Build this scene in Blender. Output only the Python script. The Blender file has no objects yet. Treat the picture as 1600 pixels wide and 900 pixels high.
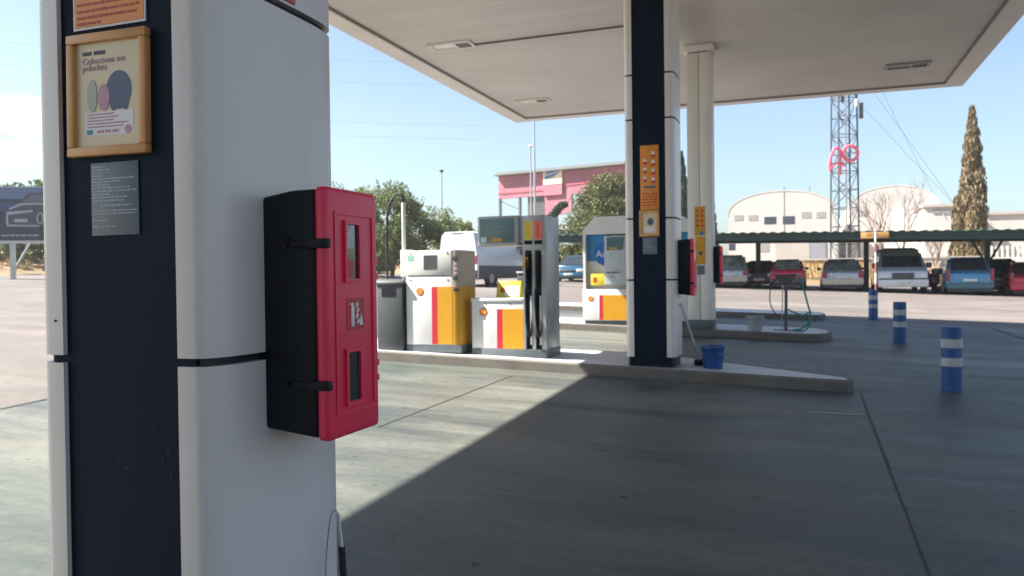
import bpy, bmesh, math, random
from mathutils import Vector, Matrix
random.seed(7)
R = math.radians
S = bpy.context.scene
COL = S.collection

# ------------------------------------------------------------------ camera
YAW, PITCH, ROLL, F = R(20.0), R(-0.83), R(0.70), 1244.0      # F: focal length in 1600-wide pixels
CAMP = Vector((0, 0, 1.5))
cam = bpy.data.cameras.new('camera'); camo = bpy.data.objects.new('camera', cam); COL.objects.link(camo)
cam.sensor_width = 36; cam.lens = 36 * F / 1600; cam.clip_start = 0.05; cam.clip_end = 3000
fwd = Vector((-math.sin(YAW) * math.cos(PITCH), math.cos(YAW) * math.cos(PITCH), math.sin(PITCH)))
rgt = Vector((math.cos(YAW), math.sin(YAW), 0))
up = rgt.cross(fwd)
r2 = rgt * math.cos(ROLL) - up * math.sin(ROLL)
u2 = up * math.cos(ROLL) + rgt * math.sin(ROLL)
camo.matrix_world = Matrix(((r2.x, u2.x, -fwd.x, CAMP.x), (r2.y, u2.y, -fwd.y, CAMP.y), (r2.z, u2.z, -fwd.z, CAMP.z), (0, 0, 0, 1)))
cam.dof.use_dof = True; cam.dof.focus_distance = 2.5; cam.dof.aperture_fstop = 5.6
S.camera = camo
S.render.resolution_x, S.render.resolution_y = 1024, 576

# ------------------------------------------------------------------ sky, sun, exposure
SUN = Vector((-0.89, -0.26, 1.0)).normalized()
w = bpy.data.worlds.new('World'); S.world = w; w.use_nodes = True
nt = w.node_tree; nt.nodes.clear()
out = nt.nodes.new('ShaderNodeOutputWorld'); bg = nt.nodes.new('ShaderNodeBackground')
sky = nt.nodes.new('ShaderNodeTexSky'); sky.sky_type = 'NISHITA'; sky.sun_disc = False
sky.sun_elevation = math.asin(SUN.z); sky.sun_rotation = math.atan2(SUN.x, SUN.y)
sky.dust_density = 1.7; sky.air_density = 1.1; sky.ozone_density = 1.6; sky.altitude = 200
# a few fair-weather clouds low in the west, part of the sky itself
tc = nt.nodes.new('ShaderNodeTexCoord')
mp = nt.nodes.new('ShaderNodeMapping'); mp.inputs['Scale'].default_value = (1, 1, 3.0)
nz = nt.nodes.new('ShaderNodeTexNoise'); nz.inputs['Scale'].default_value = 7.0; nz.inputs['Detail'].default_value = 7; nz.inputs['Roughness'].default_value = 0.55
nt.links.new(tc.outputs['Generated'], mp.inputs[0]); nt.links.new(mp.outputs[0], nz.inputs['Vector'])
def wmath(op, a, b=None, clamp=False):
    n = nt.nodes.new('ShaderNodeMath'); n.operation = op; n.use_clamp = clamp
    for i, v in enumerate((a, b)):
        if v is None: continue
        if isinstance(v, (int, float)): n.inputs[i].default_value = v
        else: nt.links.new(v, n.inputs[i])
    return n.outputs[0]
def cloud(dirv, size, lo):
    vd = nt.nodes.new('ShaderNodeVectorMath'); vd.operation = 'SUBTRACT'
    nt.links.new(tc.outputs['Generated'], vd.inputs[0]); vd.inputs[1].default_value = dirv
    sc = nt.nodes.new('ShaderNodeVectorMath'); sc.operation = 'MULTIPLY'
    nt.links.new(vd.outputs[0], sc.inputs[0]); sc.inputs[1].default_value = (1 / size[0], 1 / size[0], 1 / size[1])
    ln = nt.nodes.new('ShaderNodeVectorMath'); ln.operation = 'LENGTH'; nt.links.new(sc.outputs[0], ln.inputs[0])
    base = wmath('SUBTRACT', 1.0, ln.outputs['Value'])
    nn = wmath('MULTIPLY', wmath('SUBTRACT', nz.outputs['Fac'], 0.5), 2.6)
    return wmath('MULTIPLY', wmath('ADD', base, nn), lo, True)
def ray(px, py):
    return (fwd + r2 * ((px - 800) / F) - u2 * ((py - 450) / F)).normalized()
c1 = cloud(ray(10, 182), (0.075, 0.022), 2.2)
c2 = cloud(ray(0, 238), (0.065, 0.018), 2.0)
cm = wmath('MAXIMUM', c1, c2)
mix = nt.nodes.new('ShaderNodeMixRGB'); nt.links.new(cm, mix.inputs[0]); tint = nt.nodes.new('ShaderNodeMixRGB'); tint.blend_type = 'MULTIPLY'; tint.inputs[0].default_value = 1; tint.inputs[2].default_value = (0.92, 0.99, 1.05, 1); nt.links.new(sky.outputs[0], tint.inputs[1]); nt.links.new(tint.outputs[0], mix.inputs[1])
mix.inputs[2].default_value = (6.0, 6.1, 6.2, 1)
nt.links.new(mix.outputs[0], bg.inputs[0]); bg.inputs[1].default_value = 0.05
nt.links.new(bg.outputs[0], out.inputs[0])
sl = bpy.data.lights.new('sun', 'SUN'); sl.energy = 5.0; sl.angle = R(0.5); sl.color = (1, 0.94, 0.85)
so = bpy.data.objects.new('sun', sl); COL.objects.link(so); so.rotation_euler = (-SUN).to_track_quat('-Z', 'Y').to_euler()
S.view_settings.view_transform = 'Standard'; S.view_settings.look = 'None'; S.view_settings.gamma = 1
S.view_settings.exposure = 2.03
S.cycles.max_bounces = 8; S.cycles.diffuse_bounces = 5
S.cycles.use_denoising = True

# ------------------------------------------------------------------ placing helpers
GX, GY = -0.036, 0.0178
def sclamp(v, lo, hi, k=6.0):
    if v > hi - k: t = v - (hi - k); v = hi - k + k * (1 - math.exp(-t / k))
    if v < lo + k: t = (lo + k) - v; v = lo + k - k * (1 - math.exp(-t / k))
    return v
def ground(x, y):
    return GX * sclamp(x, -42, 26) + GY * sclamp(y, -30, 52)
def at_ground(px, py, dz=0.0):
    d = ray(px, py); t = 1.0
    lo, hi = 0.5, 400.0
    for i in range(900):
        t = 0.5 + i * 0.15
        p = CAMP + d * t
        if p.z < ground(p.x, p.y) + dz: break
    lo, hi = t - 0.15, t
    for i in range(30):
        m = (lo + hi) / 2; p = CAMP + d * m
        if p.z < ground(p.x, p.y) + dz: hi = m
        else: lo = m
    return CAMP + d * hi
def at_Y(px, py, Y):
    d = ray(px, py); return CAMP + d * ((Y - CAMP.y) / d.y)
def at_X(px, py, X):
    d = ray(px, py); return CAMP + d * ((X - CAMP.x) / d.x)
def at_D(px, py, D):
    d = ray(px, py); return CAMP + d * (D / d.dot(fwd))

# ------------------------------------------------------------------ materials
MATS = {}
def mat(name, col, rough=0.5, metal=0.0, var=0.12, scale=6.0, bump=0.0, bscale=60.0, coat=0.0, dirt=0.0, dcol=None, spec=0.5, trans=0.0, coords='Object'):
    if name in MATS: return MATS[name]
    m = bpy.data.materials.new(name); m.use_nodes = True; MATS[name] = m
    t = m.node_tree; b = t.nodes['Principled BSDF']
    tcn = t.nodes.new('ShaderNodeTexCoord')
    src = tcn.outputs['Object']
    if coords == 'World':
        g = t.nodes.new('ShaderNodeNewGeometry'); src = g.outputs['Position']
    n1 = t.nodes.new('ShaderNodeTexNoise'); n1.inputs['Scale'].default_value = scale; n1.inputs['Detail'].default_value = 6; n1.inputs['Roughness'].default_value = 0.6
    t.links.new(src, n1.inputs['Vector'])
    mr = t.nodes.new('ShaderNodeMapRange'); mr.inputs[1].default_value = 0.3; mr.inputs[2].default_value = 0.7
    mr.inputs[3].default_value = 1 - var; mr.inputs[4].default_value = 1 + var
    t.links.new(n1.outputs['Fac'], mr.inputs[0])
    mul = t.nodes.new('ShaderNodeVectorMath'); mul.operation = 'SCALE'; mul.inputs[0].default_value = col[:3]
    t.links.new(mr.outputs[0], mul.inputs['Scale'])
    cur = mul.outputs[0]
    if dirt > 0:
        n2 = t.nodes.new('ShaderNodeTexNoise'); n2.inputs['Scale'].default_value = scale * 0.45; n2.inputs['Detail'].default_value = 9; n2.inputs['Roughness'].default_value = 0.72
        mpn = t.nodes.new('ShaderNodeMapping'); mpn.inputs['Scale'].default_value = (2.2, 2.2, 0.5); t.links.new(src, mpn.inputs[0]); t.links.new(mpn.outputs[0], n2.inputs['Vector'])
        r3 = t.nodes.new('ShaderNodeMapRange'); r3.inputs[1].default_value = 0.52; r3.inputs[2].default_value = 0.75; r3.inputs[3].default_value = 0; r3.inputs[4].default_value = dirt
        t.links.new(n2.outputs['Fac'], r3.inputs[0])
        mx = t.nodes.new('ShaderNodeMixRGB'); t.links.new(r3.outputs[0], mx.inputs[0]); t.links.new(cur, mx.inputs[1])
        dc = dcol or (0.10, 0.09, 0.075); mx.inputs[2].default_value = (*dc, 1); cur = mx.outputs[0]
    t.links.new(cur, b.inputs['Base Color'])
    rr = t.nodes.new('ShaderNodeMapRange'); rr.inputs[3].default_value = max(0.03, rough - 0.1); rr.inputs[4].default_value = min(1, rough + 0.1)
    t.links.new(n1.outputs['Fac'], rr.inputs[0]); t.links.new(rr.outputs[0], b.inputs['Roughness'])
    b.inputs['Metallic'].default_value = metal; b.inputs['Coat Weight'].default_value = coat
    b.inputs['Specular IOR Level'].default_value = spec
    if trans: b.inputs['Transmission Weight'].default_value = trans
    if bump > 0:
        n3 = t.nodes.new('ShaderNodeTexNoise'); n3.inputs['Scale'].default_value = bscale; n3.inputs['Detail'].default_value = 4
        t.links.new(src, n3.inputs['Vector'])
        bp = t.nodes.new('ShaderNodeBump'); bp.inputs['Strength'].default_value = bump; bp.inputs['Distance'].default_value = 0.01
        t.links.new(n3.outputs['Fac'], bp.inputs['Height']); t.links.new(bp.outputs[0], b.inputs['Normal'])
    return m

white = mat('white_paint', (0.600, 0.595, 0.580), 0.38, var=0.04, dirt=0.12)
offwhite = mat('column_cladding', (0.690, 0.625, 0.585), 0.36, var=0.05, scale=1.5, dirt=0.22, dcol=(0.36, 0.34, 0.32), coat=0.12, bump=0.35, bscale=2.2)
creampost = mat('cream_post_paint', (0.66, 0.64, 0.60), 0.5, var=0.05, scale=2, dirt=0.15)
navy = mat('navy_panel', (0.011, 0.018, 0.032), 0.5, var=0.15, scale=2.5, dirt=0.02, dcol=(0.06, 0.07, 0.09), spec=0.06)
black = mat('black_plastic', (0.010, 0.012, 0.016), 0.5, var=0.15, bump=0.15, bscale=300, spec=0.25)
rubber = mat('black_rubber', (0.014, 0.014, 0.015), 0.7, var=0.2)
darkseam = mat('dark_joint', (0.02, 0.021, 0.025), 0.6)
red = mat('red_plastic', (0.840, 0.027, 0.082), 0.42, var=0.08, scale=5, bump=0.1, bscale=250, coat=0.1)
redsign = mat('red_sticker', (0.48, 0.006, 0.018), 0.35)
orange = mat('orange_sign', (0.72, 0.26, 0.045), 0.4, var=0.06)
redink = mat('red_print', (0.42, 0.05, 0.02), 0.5)
wood = mat('pale_wood', (0.62, 0.30, 0.095), 0.4, var=0.12, scale=14, dirt=0.05)
cream = mat('cream_poster_paper', (0.700, 0.570, 0.360), 0.35, var=0.05)
paper = mat('white_paper', (0.74, 0.72, 0.70), 0.4, var=0.03)
pinkink = mat('pink_print', (0.520, 0.270, 0.340), 0.5)
blueink = mat('slate_blue_print', (0.075, 0.110, 0.180), 0.5)
darkink = mat('dark_print', (0.05, 0.055, 0.09), 0.5)
tealink = mat('teal_print', (0.03, 0.26, 0.36), 0.5)
greyprint = mat('grey_notice_sheet', (0.105, 0.135, 0.160), 0.4, var=0.08)
paleink = mat('pale_print', (0.38, 0.42, 0.45), 0.5)
yellow = mat('amber_yellow_paint', (0.525, 0.262, 0.013), 0.35, var=0.05, dirt=0.06)
brightyellow = mat('bright_yellow_plastic', (0.637, 0.525, 0.045), 0.4)
stripered = mat('red_stripe_paint', (0.465, 0.022, 0.041), 0.35, var=0.04)
shellor = mat('orange_emblem', (0.615, 0.225, 0.030), 0.4)
greybase = mat('grey_plinth', (0.091, 0.108, 0.119), 0.5, var=0.15, dirt=0.2)
silver = mat('brushed_silver', (0.350, 0.350, 0.350), 0.38, metal=0.55, var=0.06, scale=3)
steel = mat('galvanised_steel', (0.42, 0.43, 0.44), 0.42, metal=0.7, var=0.12)
screen = mat('display_glass', (0.06, 0.12, 0.135), 0.12, var=0.2, scale=3, coat=0.6)
lcd = mat('dark_lcd', (0.05, 0.055, 0.065), 0.15, coat=0.5)
beige = mat('beige_side_panel', (0.377, 0.325, 0.280), 0.45, var=0.05, dirt=0.1)
greycab = mat('grey_steel_cabinet', (0.055, 0.060, 0.065), 0.5, var=0.1, dirt=0.15)
adblue = mat('light_blue_vinyl', (0.036, 0.240, 0.496), 0.35)
adblue2 = mat('deep_blue_vinyl', (0.02, 0.13, 0.50), 0.35)
paleblue = mat('pale_blue_grey_paint', (0.390, 0.420, 0.450), 0.4, dirt=0.08)
bluep = mat('blue_bollard_paint', (0.020, 0.088, 0.250), 0.5, var=0.15, dirt=0.22, dcol=(0.02, 0.04, 0.10), scale=9)
whiteband = mat('white_reflective_band', (0.450, 0.450, 0.435), 0.5, var=0.12, dirt=0.35, scale=12)
bluebucket = mat('blue_bucket_plastic', (0.012, 0.075, 0.240), 0.38)
greybucket = mat('pale_grey_plastic', (0.32, 0.34, 0.36), 0.5, dirt=0.2)
kerbm = mat('concrete_kerb', (0.140, 0.127, 0.110), 0.85, var=0.22, scale=3, bump=0.4, bscale=60, dirt=0.4, dcol=(0.13, 0.12, 0.10))
islandm = mat('painted_island_top', (0.470, 0.480, 0.500), 0.5, var=0.14, scale=2, dirt=0.35, dcol=(0.20, 0.21, 0.23))
greenst = mat('dark_green_steel', (0.012, 0.034, 0.027), 0.5, var=0.2, dirt=0.2)
greenroof = mat('green_corrugated_sheet', (0.045, 0.12, 0.085), 0.5, var=0.2, dirt=0.25, dcol=(0.18, 0.2, 0.18))
greenhose = mat('green_hose', (0.012, 0.20, 0.14), 0.5)
soil = mat('rust_brown_plate', (0.110, 0.085, 0.070), 0.7, var=0.3)
tyre = mat('tyre', (0.02, 0.02, 0.021), 0.75)
rimm = mat('wheel_rim', (0.35, 0.35, 0.36), 0.4, metal=0.6)
glassd = mat('dark_car_glass', (0.022, 0.028, 0.032), 0.06, var=0.3, scale=3, coat=0.6)
glasslit = mat('painted_light_car_glass', (0.220, 0.240, 0.230), 0.08, var=0.9, scale=2.2, coat=0.6)  # pale patches paint in the daylight seen through the cars
taill = mat('tail_light', (0.260, 0.010, 0.030), 0.15, coat=0.5)
headl = mat('headlight', (0.6, 0.62, 0.66), 0.1, coat=1.0)
platem = mat('number_plate', (0.55, 0.55, 0.54), 0.4)
trimm = mat('grey_bumper_trim', (0.06, 0.065, 0.07), 0.55)
wallw = mat('white_render', (0.530, 0.510, 0.485), 0.8, var=0.06, scale=0.6, dirt=0.12, dcol=(0.45, 0.42, 0.38), coords='World')
wallc = mat('cream_render', (0.430, 0.400, 0.370), 0.8, var=0.06, scale=0.6, dirt=0.15, dcol=(0.45, 0.42, 0.38), coords='World')
winm = mat('window_glass', (0.05, 0.055, 0.08), 0.15)
louvre = mat('grey_louvre', (0.240, 0.235, 0.240), 0.6)
shutter = mat('grey_roller_shutter', (0.27, 0.28, 0.32), 0.5)
roofm = mat('pale_barrel_roof', (0.496, 0.464, 0.432), 0.7, var=0.08, scale=1)
pinkw = mat('faded_pink_boarding', (0.310, 0.115, 0.160), 0.8, var=0.22, scale=0.35, dirt=0.5, dcol=(0.36, 0.22, 0.24), coords='World')
pinkd = mat('red_boarding_trim', (0.36, 0.07, 0.10), 0.8, var=0.2)
greyroof = mat('grey_sheet_roof', (0.150, 0.165, 0.170), 0.6)
pinkpaint = mat('faded_red_neon_tube', (0.80, 0.13, 0.20), 0.4)
towerst = mat('tower_steel', (0.055, 0.065, 0.085), 0.6)
bark = mat('bark', (0.10, 0.075, 0.055), 0.9, var=0.3, scale=8, bump=0.5, bscale=30)
palebark = mat('pale_twigs', (0.22, 0.17, 0.15), 0.9, var=0.2)
def leafmat(name, a, b2, tr=0.12):
    if name in MATS: return MATS[name]
    m = bpy.data.materials.new(name); m.use_nodes = True; MATS[name] = m; t = m.node_tree
    b = t.nodes['Principled BSDF']; b.inputs['Roughness'].default_value = 0.65
    g = t.nodes.new('ShaderNodeNewGeometry')
    rmp = t.nodes.new('ShaderNodeValToRGB'); rmp.color_ramp.elements[0].color = (*a, 1); rmp.color_ramp.elements[1].color = (*b2, 1)
    n = t.nodes.new('ShaderNodeTexNoise'); n.inputs['Scale'].default_value = 0.8; n.inputs['Detail'].default_value = 3
    t.links.new(g.outputs['Position'], n.inputs['Vector'])
    ad = t.nodes.new('ShaderNodeMath'); ad.operation = 'MULTIPLY_ADD'; ad.inputs[1].default_value = 0.5; t.links.new(g.outputs['Random Per Island'], ad.inputs[0])
    sb = t.nodes.new('ShaderNodeMath'); sb.operation = 'SUBTRACT'; t.links.new(n.outputs['Fac'], sb.inputs[0]); sb.inputs[1].default_value = 0.25
    t.links.new(sb.outputs[0], ad.inputs[2]); t.links.new(ad.outputs[0], rmp.inputs[0]); t.links.new(rmp.outputs[0], b.inputs['Base Color'])
    tl = t.nodes.new('ShaderNodeBsdfTranslucent'); t.links.new(rmp.outputs[0], tl.inputs[0])
    mx = t.nodes.new('ShaderNodeMixShader'); mx.inputs[0].default_value = tr
    t.links.new(b.outputs[0], mx.inputs[1]); t.links.new(tl.outputs[0], mx.inputs[2]); t.links.new(mx.outputs[0], t.nodes['Material Output'].inputs[0])
    return m
leaf_g = leafmat('green_leaves', (0.045, 0.075, 0.016), (0.18, 0.21, 0.07), 0.35)
leaf_y = leafmat('olive_leaves', (0.035, 0.055, 0.012), (0.145, 0.145, 0.035), 0.25)
leaf_d = leafmat('dark_cypress_leaves', (0.016, 0.038, 0.017), (0.05, 0.075, 0.03))
leaf_b = leafmat('brown_cypress_leaves', (0.085, 0.065, 0.030), (0.23, 0.17, 0.085))
leaf_s = leafmat('straw_grass', (0.30, 0.20, 0.08), (0.50, 0.38, 0.18))

# ------------------------------------------------------------------ mesh helpers
def merge(bm, b2, M=None):
    if M is not None: b2.transform(M)
    me = bpy.data.meshes.new('tmp'); b2.to_mesh(me); bm.from_mesh(me); bpy.data.meshes.remove(me); b2.free()
def box(bm, x0, y0, z0, x1, y1, z1, bev=0.0, seg=2, M=None):
    b = bmesh.new(); bmesh.ops.create_cube(b, size=1)
    for v in b.verts:
        v.co = Vector(((x0 + x1) / 2 + v.co.x * (x1 - x0), (y0 + y1) / 2 + v.co.y * (y1 - y0), (z0 + z1) / 2 + v.co.z * (z1 - z0)))
    if bev > 0: bmesh.ops.bevel(b, geom=b.edges[:], offset=min(bev, 0.49 * min(abs(x1 - x0), abs(y1 - y0), abs(z1 - z0))), segments=seg, affect='EDGES', profile=0.5)
    merge(bm, b, M); return bm
def B(*a, **k): return box(bmesh.new(), *a, **k)
def prism(bm, pts, axis, a, b, bev=0.0, seg=2, M=None):
    # pts: outline (u,v); axis x: (y,z) swept along x; y: (x,z); z: (x,y)
    q = bmesh.new()
    def P(u, v, t): return {'x': (t, u, v), 'y': (u, t, v), 'z': (u, v, t)}[axis]
    A = [q.verts.new(P(u, v, a)) for u, v in pts]; C = [q.verts.new(P(u, v, b)) for u, v in pts]
    n = len(pts)
    q.faces.new(A); q.faces.new(C[::-1])
    for i in range(n): q.faces.new((A[i], C[i], C[(i + 1) % n], A[(i + 1) % n]))
    bmesh.ops.recalc_face_normals(q, faces=q.faces[:])
    if bev > 0: bmesh.ops.bevel(q, geom=q.edges[:], offset=bev, segments=seg, affect='EDGES', profile=0.5)
    merge(bm, q, M); return bm
def tube(bm, pts, r, n=8, cap=True):
    pts = [Vector(p) for p in pts]; rs = r if isinstance(r, (list, tuple)) else [r] * len(pts)
    rings = []; prev = None
    for i, p in enumerate(pts):
        d = (pts[min(i + 1, len(pts) - 1)] - pts[max(i - 1, 0)]).normalized()
        if prev is None:
            a = Vector((0, 0, 1)) if abs(d.z) < 0.9 else Vector((1, 0, 0))
            s = d.cross(a).normalized()
        else:
            s = (prev - d * prev.dot(d)); s = s.normalized() if s.length > 1e-6 else d.orthogonal().normalized()
        prev = s; t = d.cross(s)
        rings.append([bm.verts.new(p + (s * math.cos(2 * math.pi * k / n) + t * math.sin(2 * math.pi * k / n)) * rs[i]) for k in range(n)])
    for a, b in zip(rings, rings[1:]):
        for k in range(n): bm.faces.new((a[k], a[(k + 1) % n], b[(k + 1) % n], b[k]))
    if cap:
        bm.faces.new(rings[0][::-1]); bm.faces.new(rings[-1])
    return bm
def lathe(bm, prof, n=24, c=(0, 0, 0)):
    rings = []
    for r, z in prof:
        rings.append([bm.verts.new((c[0] + r * math.cos(2 * math.pi * k / n), c[1] + r * math.sin(2 * math.pi * k / n), c[2] + z)) for k in range(n)])
    for a, b in zip(rings, rings[1:]):
        for k in range(n): bm.faces.new((a[k], a[(k + 1) % n], b[(k + 1) % n], b[k]))
    bm.faces.new(rings[0][::-1]); bm.faces.new(rings[-1]); return bm
def bez(p, n=12):
    # smooth path through points (Catmull-Rom)
    p = [Vector(q) for q in p]; P = [p[0]] + p + [p[-1]]; o = []
    for i in range(1, len(P) - 2):
        for k in range(n):
            t = k / n; a, b, c, d = P[i - 1], P[i], P[i + 1], P[i + 2]
            o.append(0.5 * ((2 * b) + (c - a) * t + (2 * a - 5 * b + 4 * c - d) * t * t + (3 * b - a - 3 * c + d) * t ** 3))
    o.append(p[-1]); return o
def obj(name, bm, m, parent=None, smooth=True, angle=35, label=None):
    me = bpy.data.meshes.new(name); bm.normal_update(); bm.to_mesh(me); bm.free()
    me.materials.append(m)
    if smooth:
        for p in me.polygons: p.use_smooth = True
        try: me.set_sharp_from_angle(angle=R(angle))
        except Exception: pass
    o = bpy.data.objects.new(name, me); COL.objects.link(o)
    if parent: o.parent = parent
    if label: o['label'] = label
    return o
def thing(name, label, cat, loc=(0, 0, 0), rz=0.0, group=None):
    o = bpy.data.objects.new(name, None); COL.objects.link(o); o.location = loc; o.rotation_euler = (0, 0, rz)
    o.empty_display_size = 0.1
    o['label'] = label; o['category'] = cat
    if group: o['group'] = group
    return o
def tag(o, label, cat, group=None, kind=None):
    o['label'] = label; o['category'] = cat
    if group: o['group'] = group
    if kind: o['kind'] = kind
    return o
def struct(o): o['kind'] = 'structure'; return o
def dup(o, loc, label, rz=None):
    r = o.copy(); COL.objects.link(r); r.location = loc; r['label'] = label
    if rz is not None: r.rotation_euler = (0, 0, rz)
    for ch in list(o.children):
        c = ch.copy(); COL.objects.link(c); c.parent = r
        for g in list(ch.children):
            d = g.copy(); COL.objects.link(d); d.parent = c
    return r
def text_bm(s, size, M, align='LEFT', ext=0.0006):
    cu = bpy.data.curves.new('t', 'FONT'); cu.body = s; cu.size = size; cu.align_x = align; cu.extrude = ext; cu.resolution_u = 3
    o = bpy.data.objects.new('t', cu); COL.objects.link(o)
    me = bpy.data.meshes.new_from_object(o)
    bm = bmesh.new(); bm.from_mesh(me); bm.transform(M)
    bpy.data.objects.remove(o); bpy.data.curves.remove(cu); bpy.data.meshes.remove(me)
    return bm
MF = Matrix.Rotation(R(90), 4, 'X')                      # faces -Y
def MFY(x, y, z): return Matrix.Translation((x, y, z)) @ MF
def MFX(x, y, z): return Matrix.Translation((x, y, z)) @ Matrix.Rotation(R(90), 4, 'Z') @ MF   # faces +X
def lines_bm(x0, x1, z, h, y, seed, th=0.001, bm=None, fill=1.0):
    # one row of unreadable small print: word-long dashes on a sheet facing -Y
    bm = bm or bmesh.new(); rr = random.Random(seed); x = x0; end = x0 + (x1 - x0) * fill
    while x < end - h:
        wl = min(rr.uniform(1.5, 5.5) * h, end - x)
        box(bm, x, y - th, z, x + wl, y, z + h * rr.uniform(0.75, 1.0)); x += wl + h * 0.7
    return bm

# ================================================================== GROUND
def ground_mesh(name, xs, ys, dz, m):
    bm = bmesh.new(); g = [[bm.verts.new((x, y, ground(x, y) + dz)) for y in ys] for x in xs]
    for i in range(len(xs) - 1):
        for j in range(len(ys) - 1): bm.faces.new((g[i][j], g[i + 1][j], g[i + 1][j + 1], g[i][j + 1]))
    return struct(obj(name, bm, m))
def frange(a, b, n): return [a + (b - a) * i / n for i in range(n + 1)]
def concrete(name, base, stain, streak, rough):
    m = bpy.data.materials.new(name); m.use_nodes = True; t = m.node_tree; b = t.nodes['Principled BSDF']
    g = t.nodes.new('ShaderNodeNewGeometry'); P = g.outputs['Position']
    def noise(s, sc=(1, 1, 1), d=6, ro=0.6):
        mp_ = t.nodes.new('ShaderNodeMapping'); mp_.inputs['Scale'].default_value = sc; t.links.new(P, mp_.inputs[0])
        n = t.nodes.new('ShaderNodeTexNoise'); n.inputs['Scale'].default_value = s; n.inputs['Detail'].default_value = d; n.inputs['Roughness'].default_value = ro
        t.links.new(mp_.outputs[0], n.inputs['Vector']); return n.outputs['Fac']
    def rng(v, a, b_, c, d):
        r = t.nodes.new('ShaderNodeMapRange'); r.inputs[1].default_value = a; r.inputs[2].default_value = b_; r.inputs[3].default_value = c; r.inputs[4].default_value = d
        t.links.new(v, r.inputs[0]); return r.outputs[0]
    def mixc(f, c1_, c2_):
        x = t.nodes.new('ShaderNodeMixRGB')
        for i, v in enumerate((f, c1_, c2_)):
            if isinstance(v, tuple): x.inputs[i].default_value = (*v, 1)
            else: t.links.new(v, x.inputs[i])
        return x.outputs[0]
    big = noise(0.32, d=5)
    st = noise(0.7, (0.32, 1.5, 1), d=9, ro=0.68)
    fine = noise(18, d=9, ro=0.72)
    spots = noise(2.2, d=3, ro=0.5)
    c = mixc(rng(big, 0.38, 0.64, 0, 1), base, tuple(v * 0.66 for v in base))
    c = mixc(rng(st, 0.40, 0.66, 0, streak), c, stain)
    c = mixc(rng(spots, 0.70, 0.76, 0, 0.55), c, tuple(v * 0.5 for v in stain))
    drip = noise(9, d=2, ro=0.4)
    c = mixc(rng(drip, 0.735, 0.755, 0, 0.8), c, tuple(v * 0.35 for v in stain))
    pale = noise(0.45, (0.4, 1.3, 1), d=8, ro=0.7)
    c = mixc(rng(pale, 0.50, 0.66, 0, 0.6), c, tuple(min(1, v * 1.45) for v in base))
    rubb = noise(1.1, (0.09, 1.9, 1), d=5, ro=0.6)
    c = mixc(rng(rubb, 0.56, 0.68, 0, 0.55), c, tuple(v * 0.8 for v in stain))
    hue = noise(0.25, d=3)
    c = mixc(rng(hue, 0.5, 0.62, 0, 0.35), c, (base[0] * 0.62, base[1] * 0.78, base[2] * 0.72))
    f2 = t.nodes.new('ShaderNodeVectorMath'); f2.operation = 'SCALE'; t.links.new(c, f2.inputs[0]); t.links.new(rng(fine, 0.25, 0.75, 0.76, 1.22), f2.inputs['Scale'])
    t.links.new(f2.outputs[0], b.inputs['Base Color'])
    t.links.new(rng(st, 0.38, 0.66, rough, rough - 0.26), b.inputs['Roughness']); b.inputs['Specular IOR Level'].default_value = 0.38
    bp = t.nodes.new('ShaderNodeBump'); bp.inputs['Strength'].default_value = 0.25; bp.inputs['Distance'].default_value = 0.01
    t.links.new(fine, bp.inputs['Height']); t.links.new(bp.outputs[0], b.inputs['Normal'])
    return m
lotm = concrete('pale_worn_asphalt', (0.150, 0.128, 0.117), (0.115, 0.098, 0.090), 0.5, 0.92)
padm = concrete('forecourt_concrete', (0.134, 0.138, 0.119), (0.033, 0.043, 0.046), 1.0, 0.68)
dirtm = concrete('dry_earth', (0.26, 0.18, 0.10), (0.16, 0.11, 0.06), 0.7, 0.95)
far_xs = [-900, -400, -200, -120] + frange(-80, 60, 70) + [120, 200, 400, 900]
far_ys = [-300, -100] + frange(-40, 70, 55) + [100, 200, 500, 1500]
ground_mesh('ground', far_xs, far_ys, -0.008, dirtm)
ground_mesh('parking_lot', frange(-38, 34, 48), frange(-25, 48.5, 49), 0.0, lotm)
ground_mesh('forecourt', frange(-6.9, 22, 30), frange(-20, 20.6, 40), 0.004, padm)
def strip(name, pts, width, dz, m, label=None, cat=None, group=None):
    bm = bmesh.new(); prev = None
    P = []
    for (a, b) in zip(pts, pts[1:]):
        a, b = Vector(a), Vector(b); n = max(1, int((b - a).length / 0.3))
        P += [a.lerp(b, i / n) for i in range(n)]
    P.append(Vector(pts[-1]))
    for i, p in enumerate(P):
        d = (P[min(i + 1, len(P) - 1)] - P[max(i - 1, 0)]); d.z = 0; d.normalize(); s = Vector((d.y, -d.x, 0)) * width / 2
        jit = Vector((random.uniform(-1, 1), random.uniform(-1, 1), 0)) * width * 0.12
        cur = []
        for q in (p + s + jit, p - s + jit): cur.append(bm.verts.new((q.x, q.y, ground(q.x, q.y) + dz)))
        if prev: bm.faces.new((prev[0], prev[1], cur[1], cur[0]))
        prev = cur
    return obj(name, bm, m)
joint = mat('tarred_joint', (0.030, 0.031, 0.031), 0.7, var=0.3)
padpaint = mat('worn_white_road_paint', (0.300, 0.300, 0.294), 0.7, var=0.3, scale=14, dirt=0.5, dcol=(0.2, 0.2, 0.19))
J = at_ground(1345, 615); J2 = at_ground(1453, 900)
def jt(a, b, wd=0.022): struct(strip('expansion_joint', [a, b], wd, 0.008, joint))
jt(J, at_ground(1390, 735), 0.022); jt(at_ground(1390, 735), J2, 0.011)
jt(at_ground(592, 668), at_ground(800, 588), 0.013)
jt(at_ground(0, 640), at_ground(74, 624), 0.05)
jt(at_ground(1385, 740), at_ground(1600, 752), 0.006)
struct(strip('road_marking', [at_ground(1263, 645), at_ground(1349, 650)], 0.06, 0.0085, padpaint))
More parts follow.
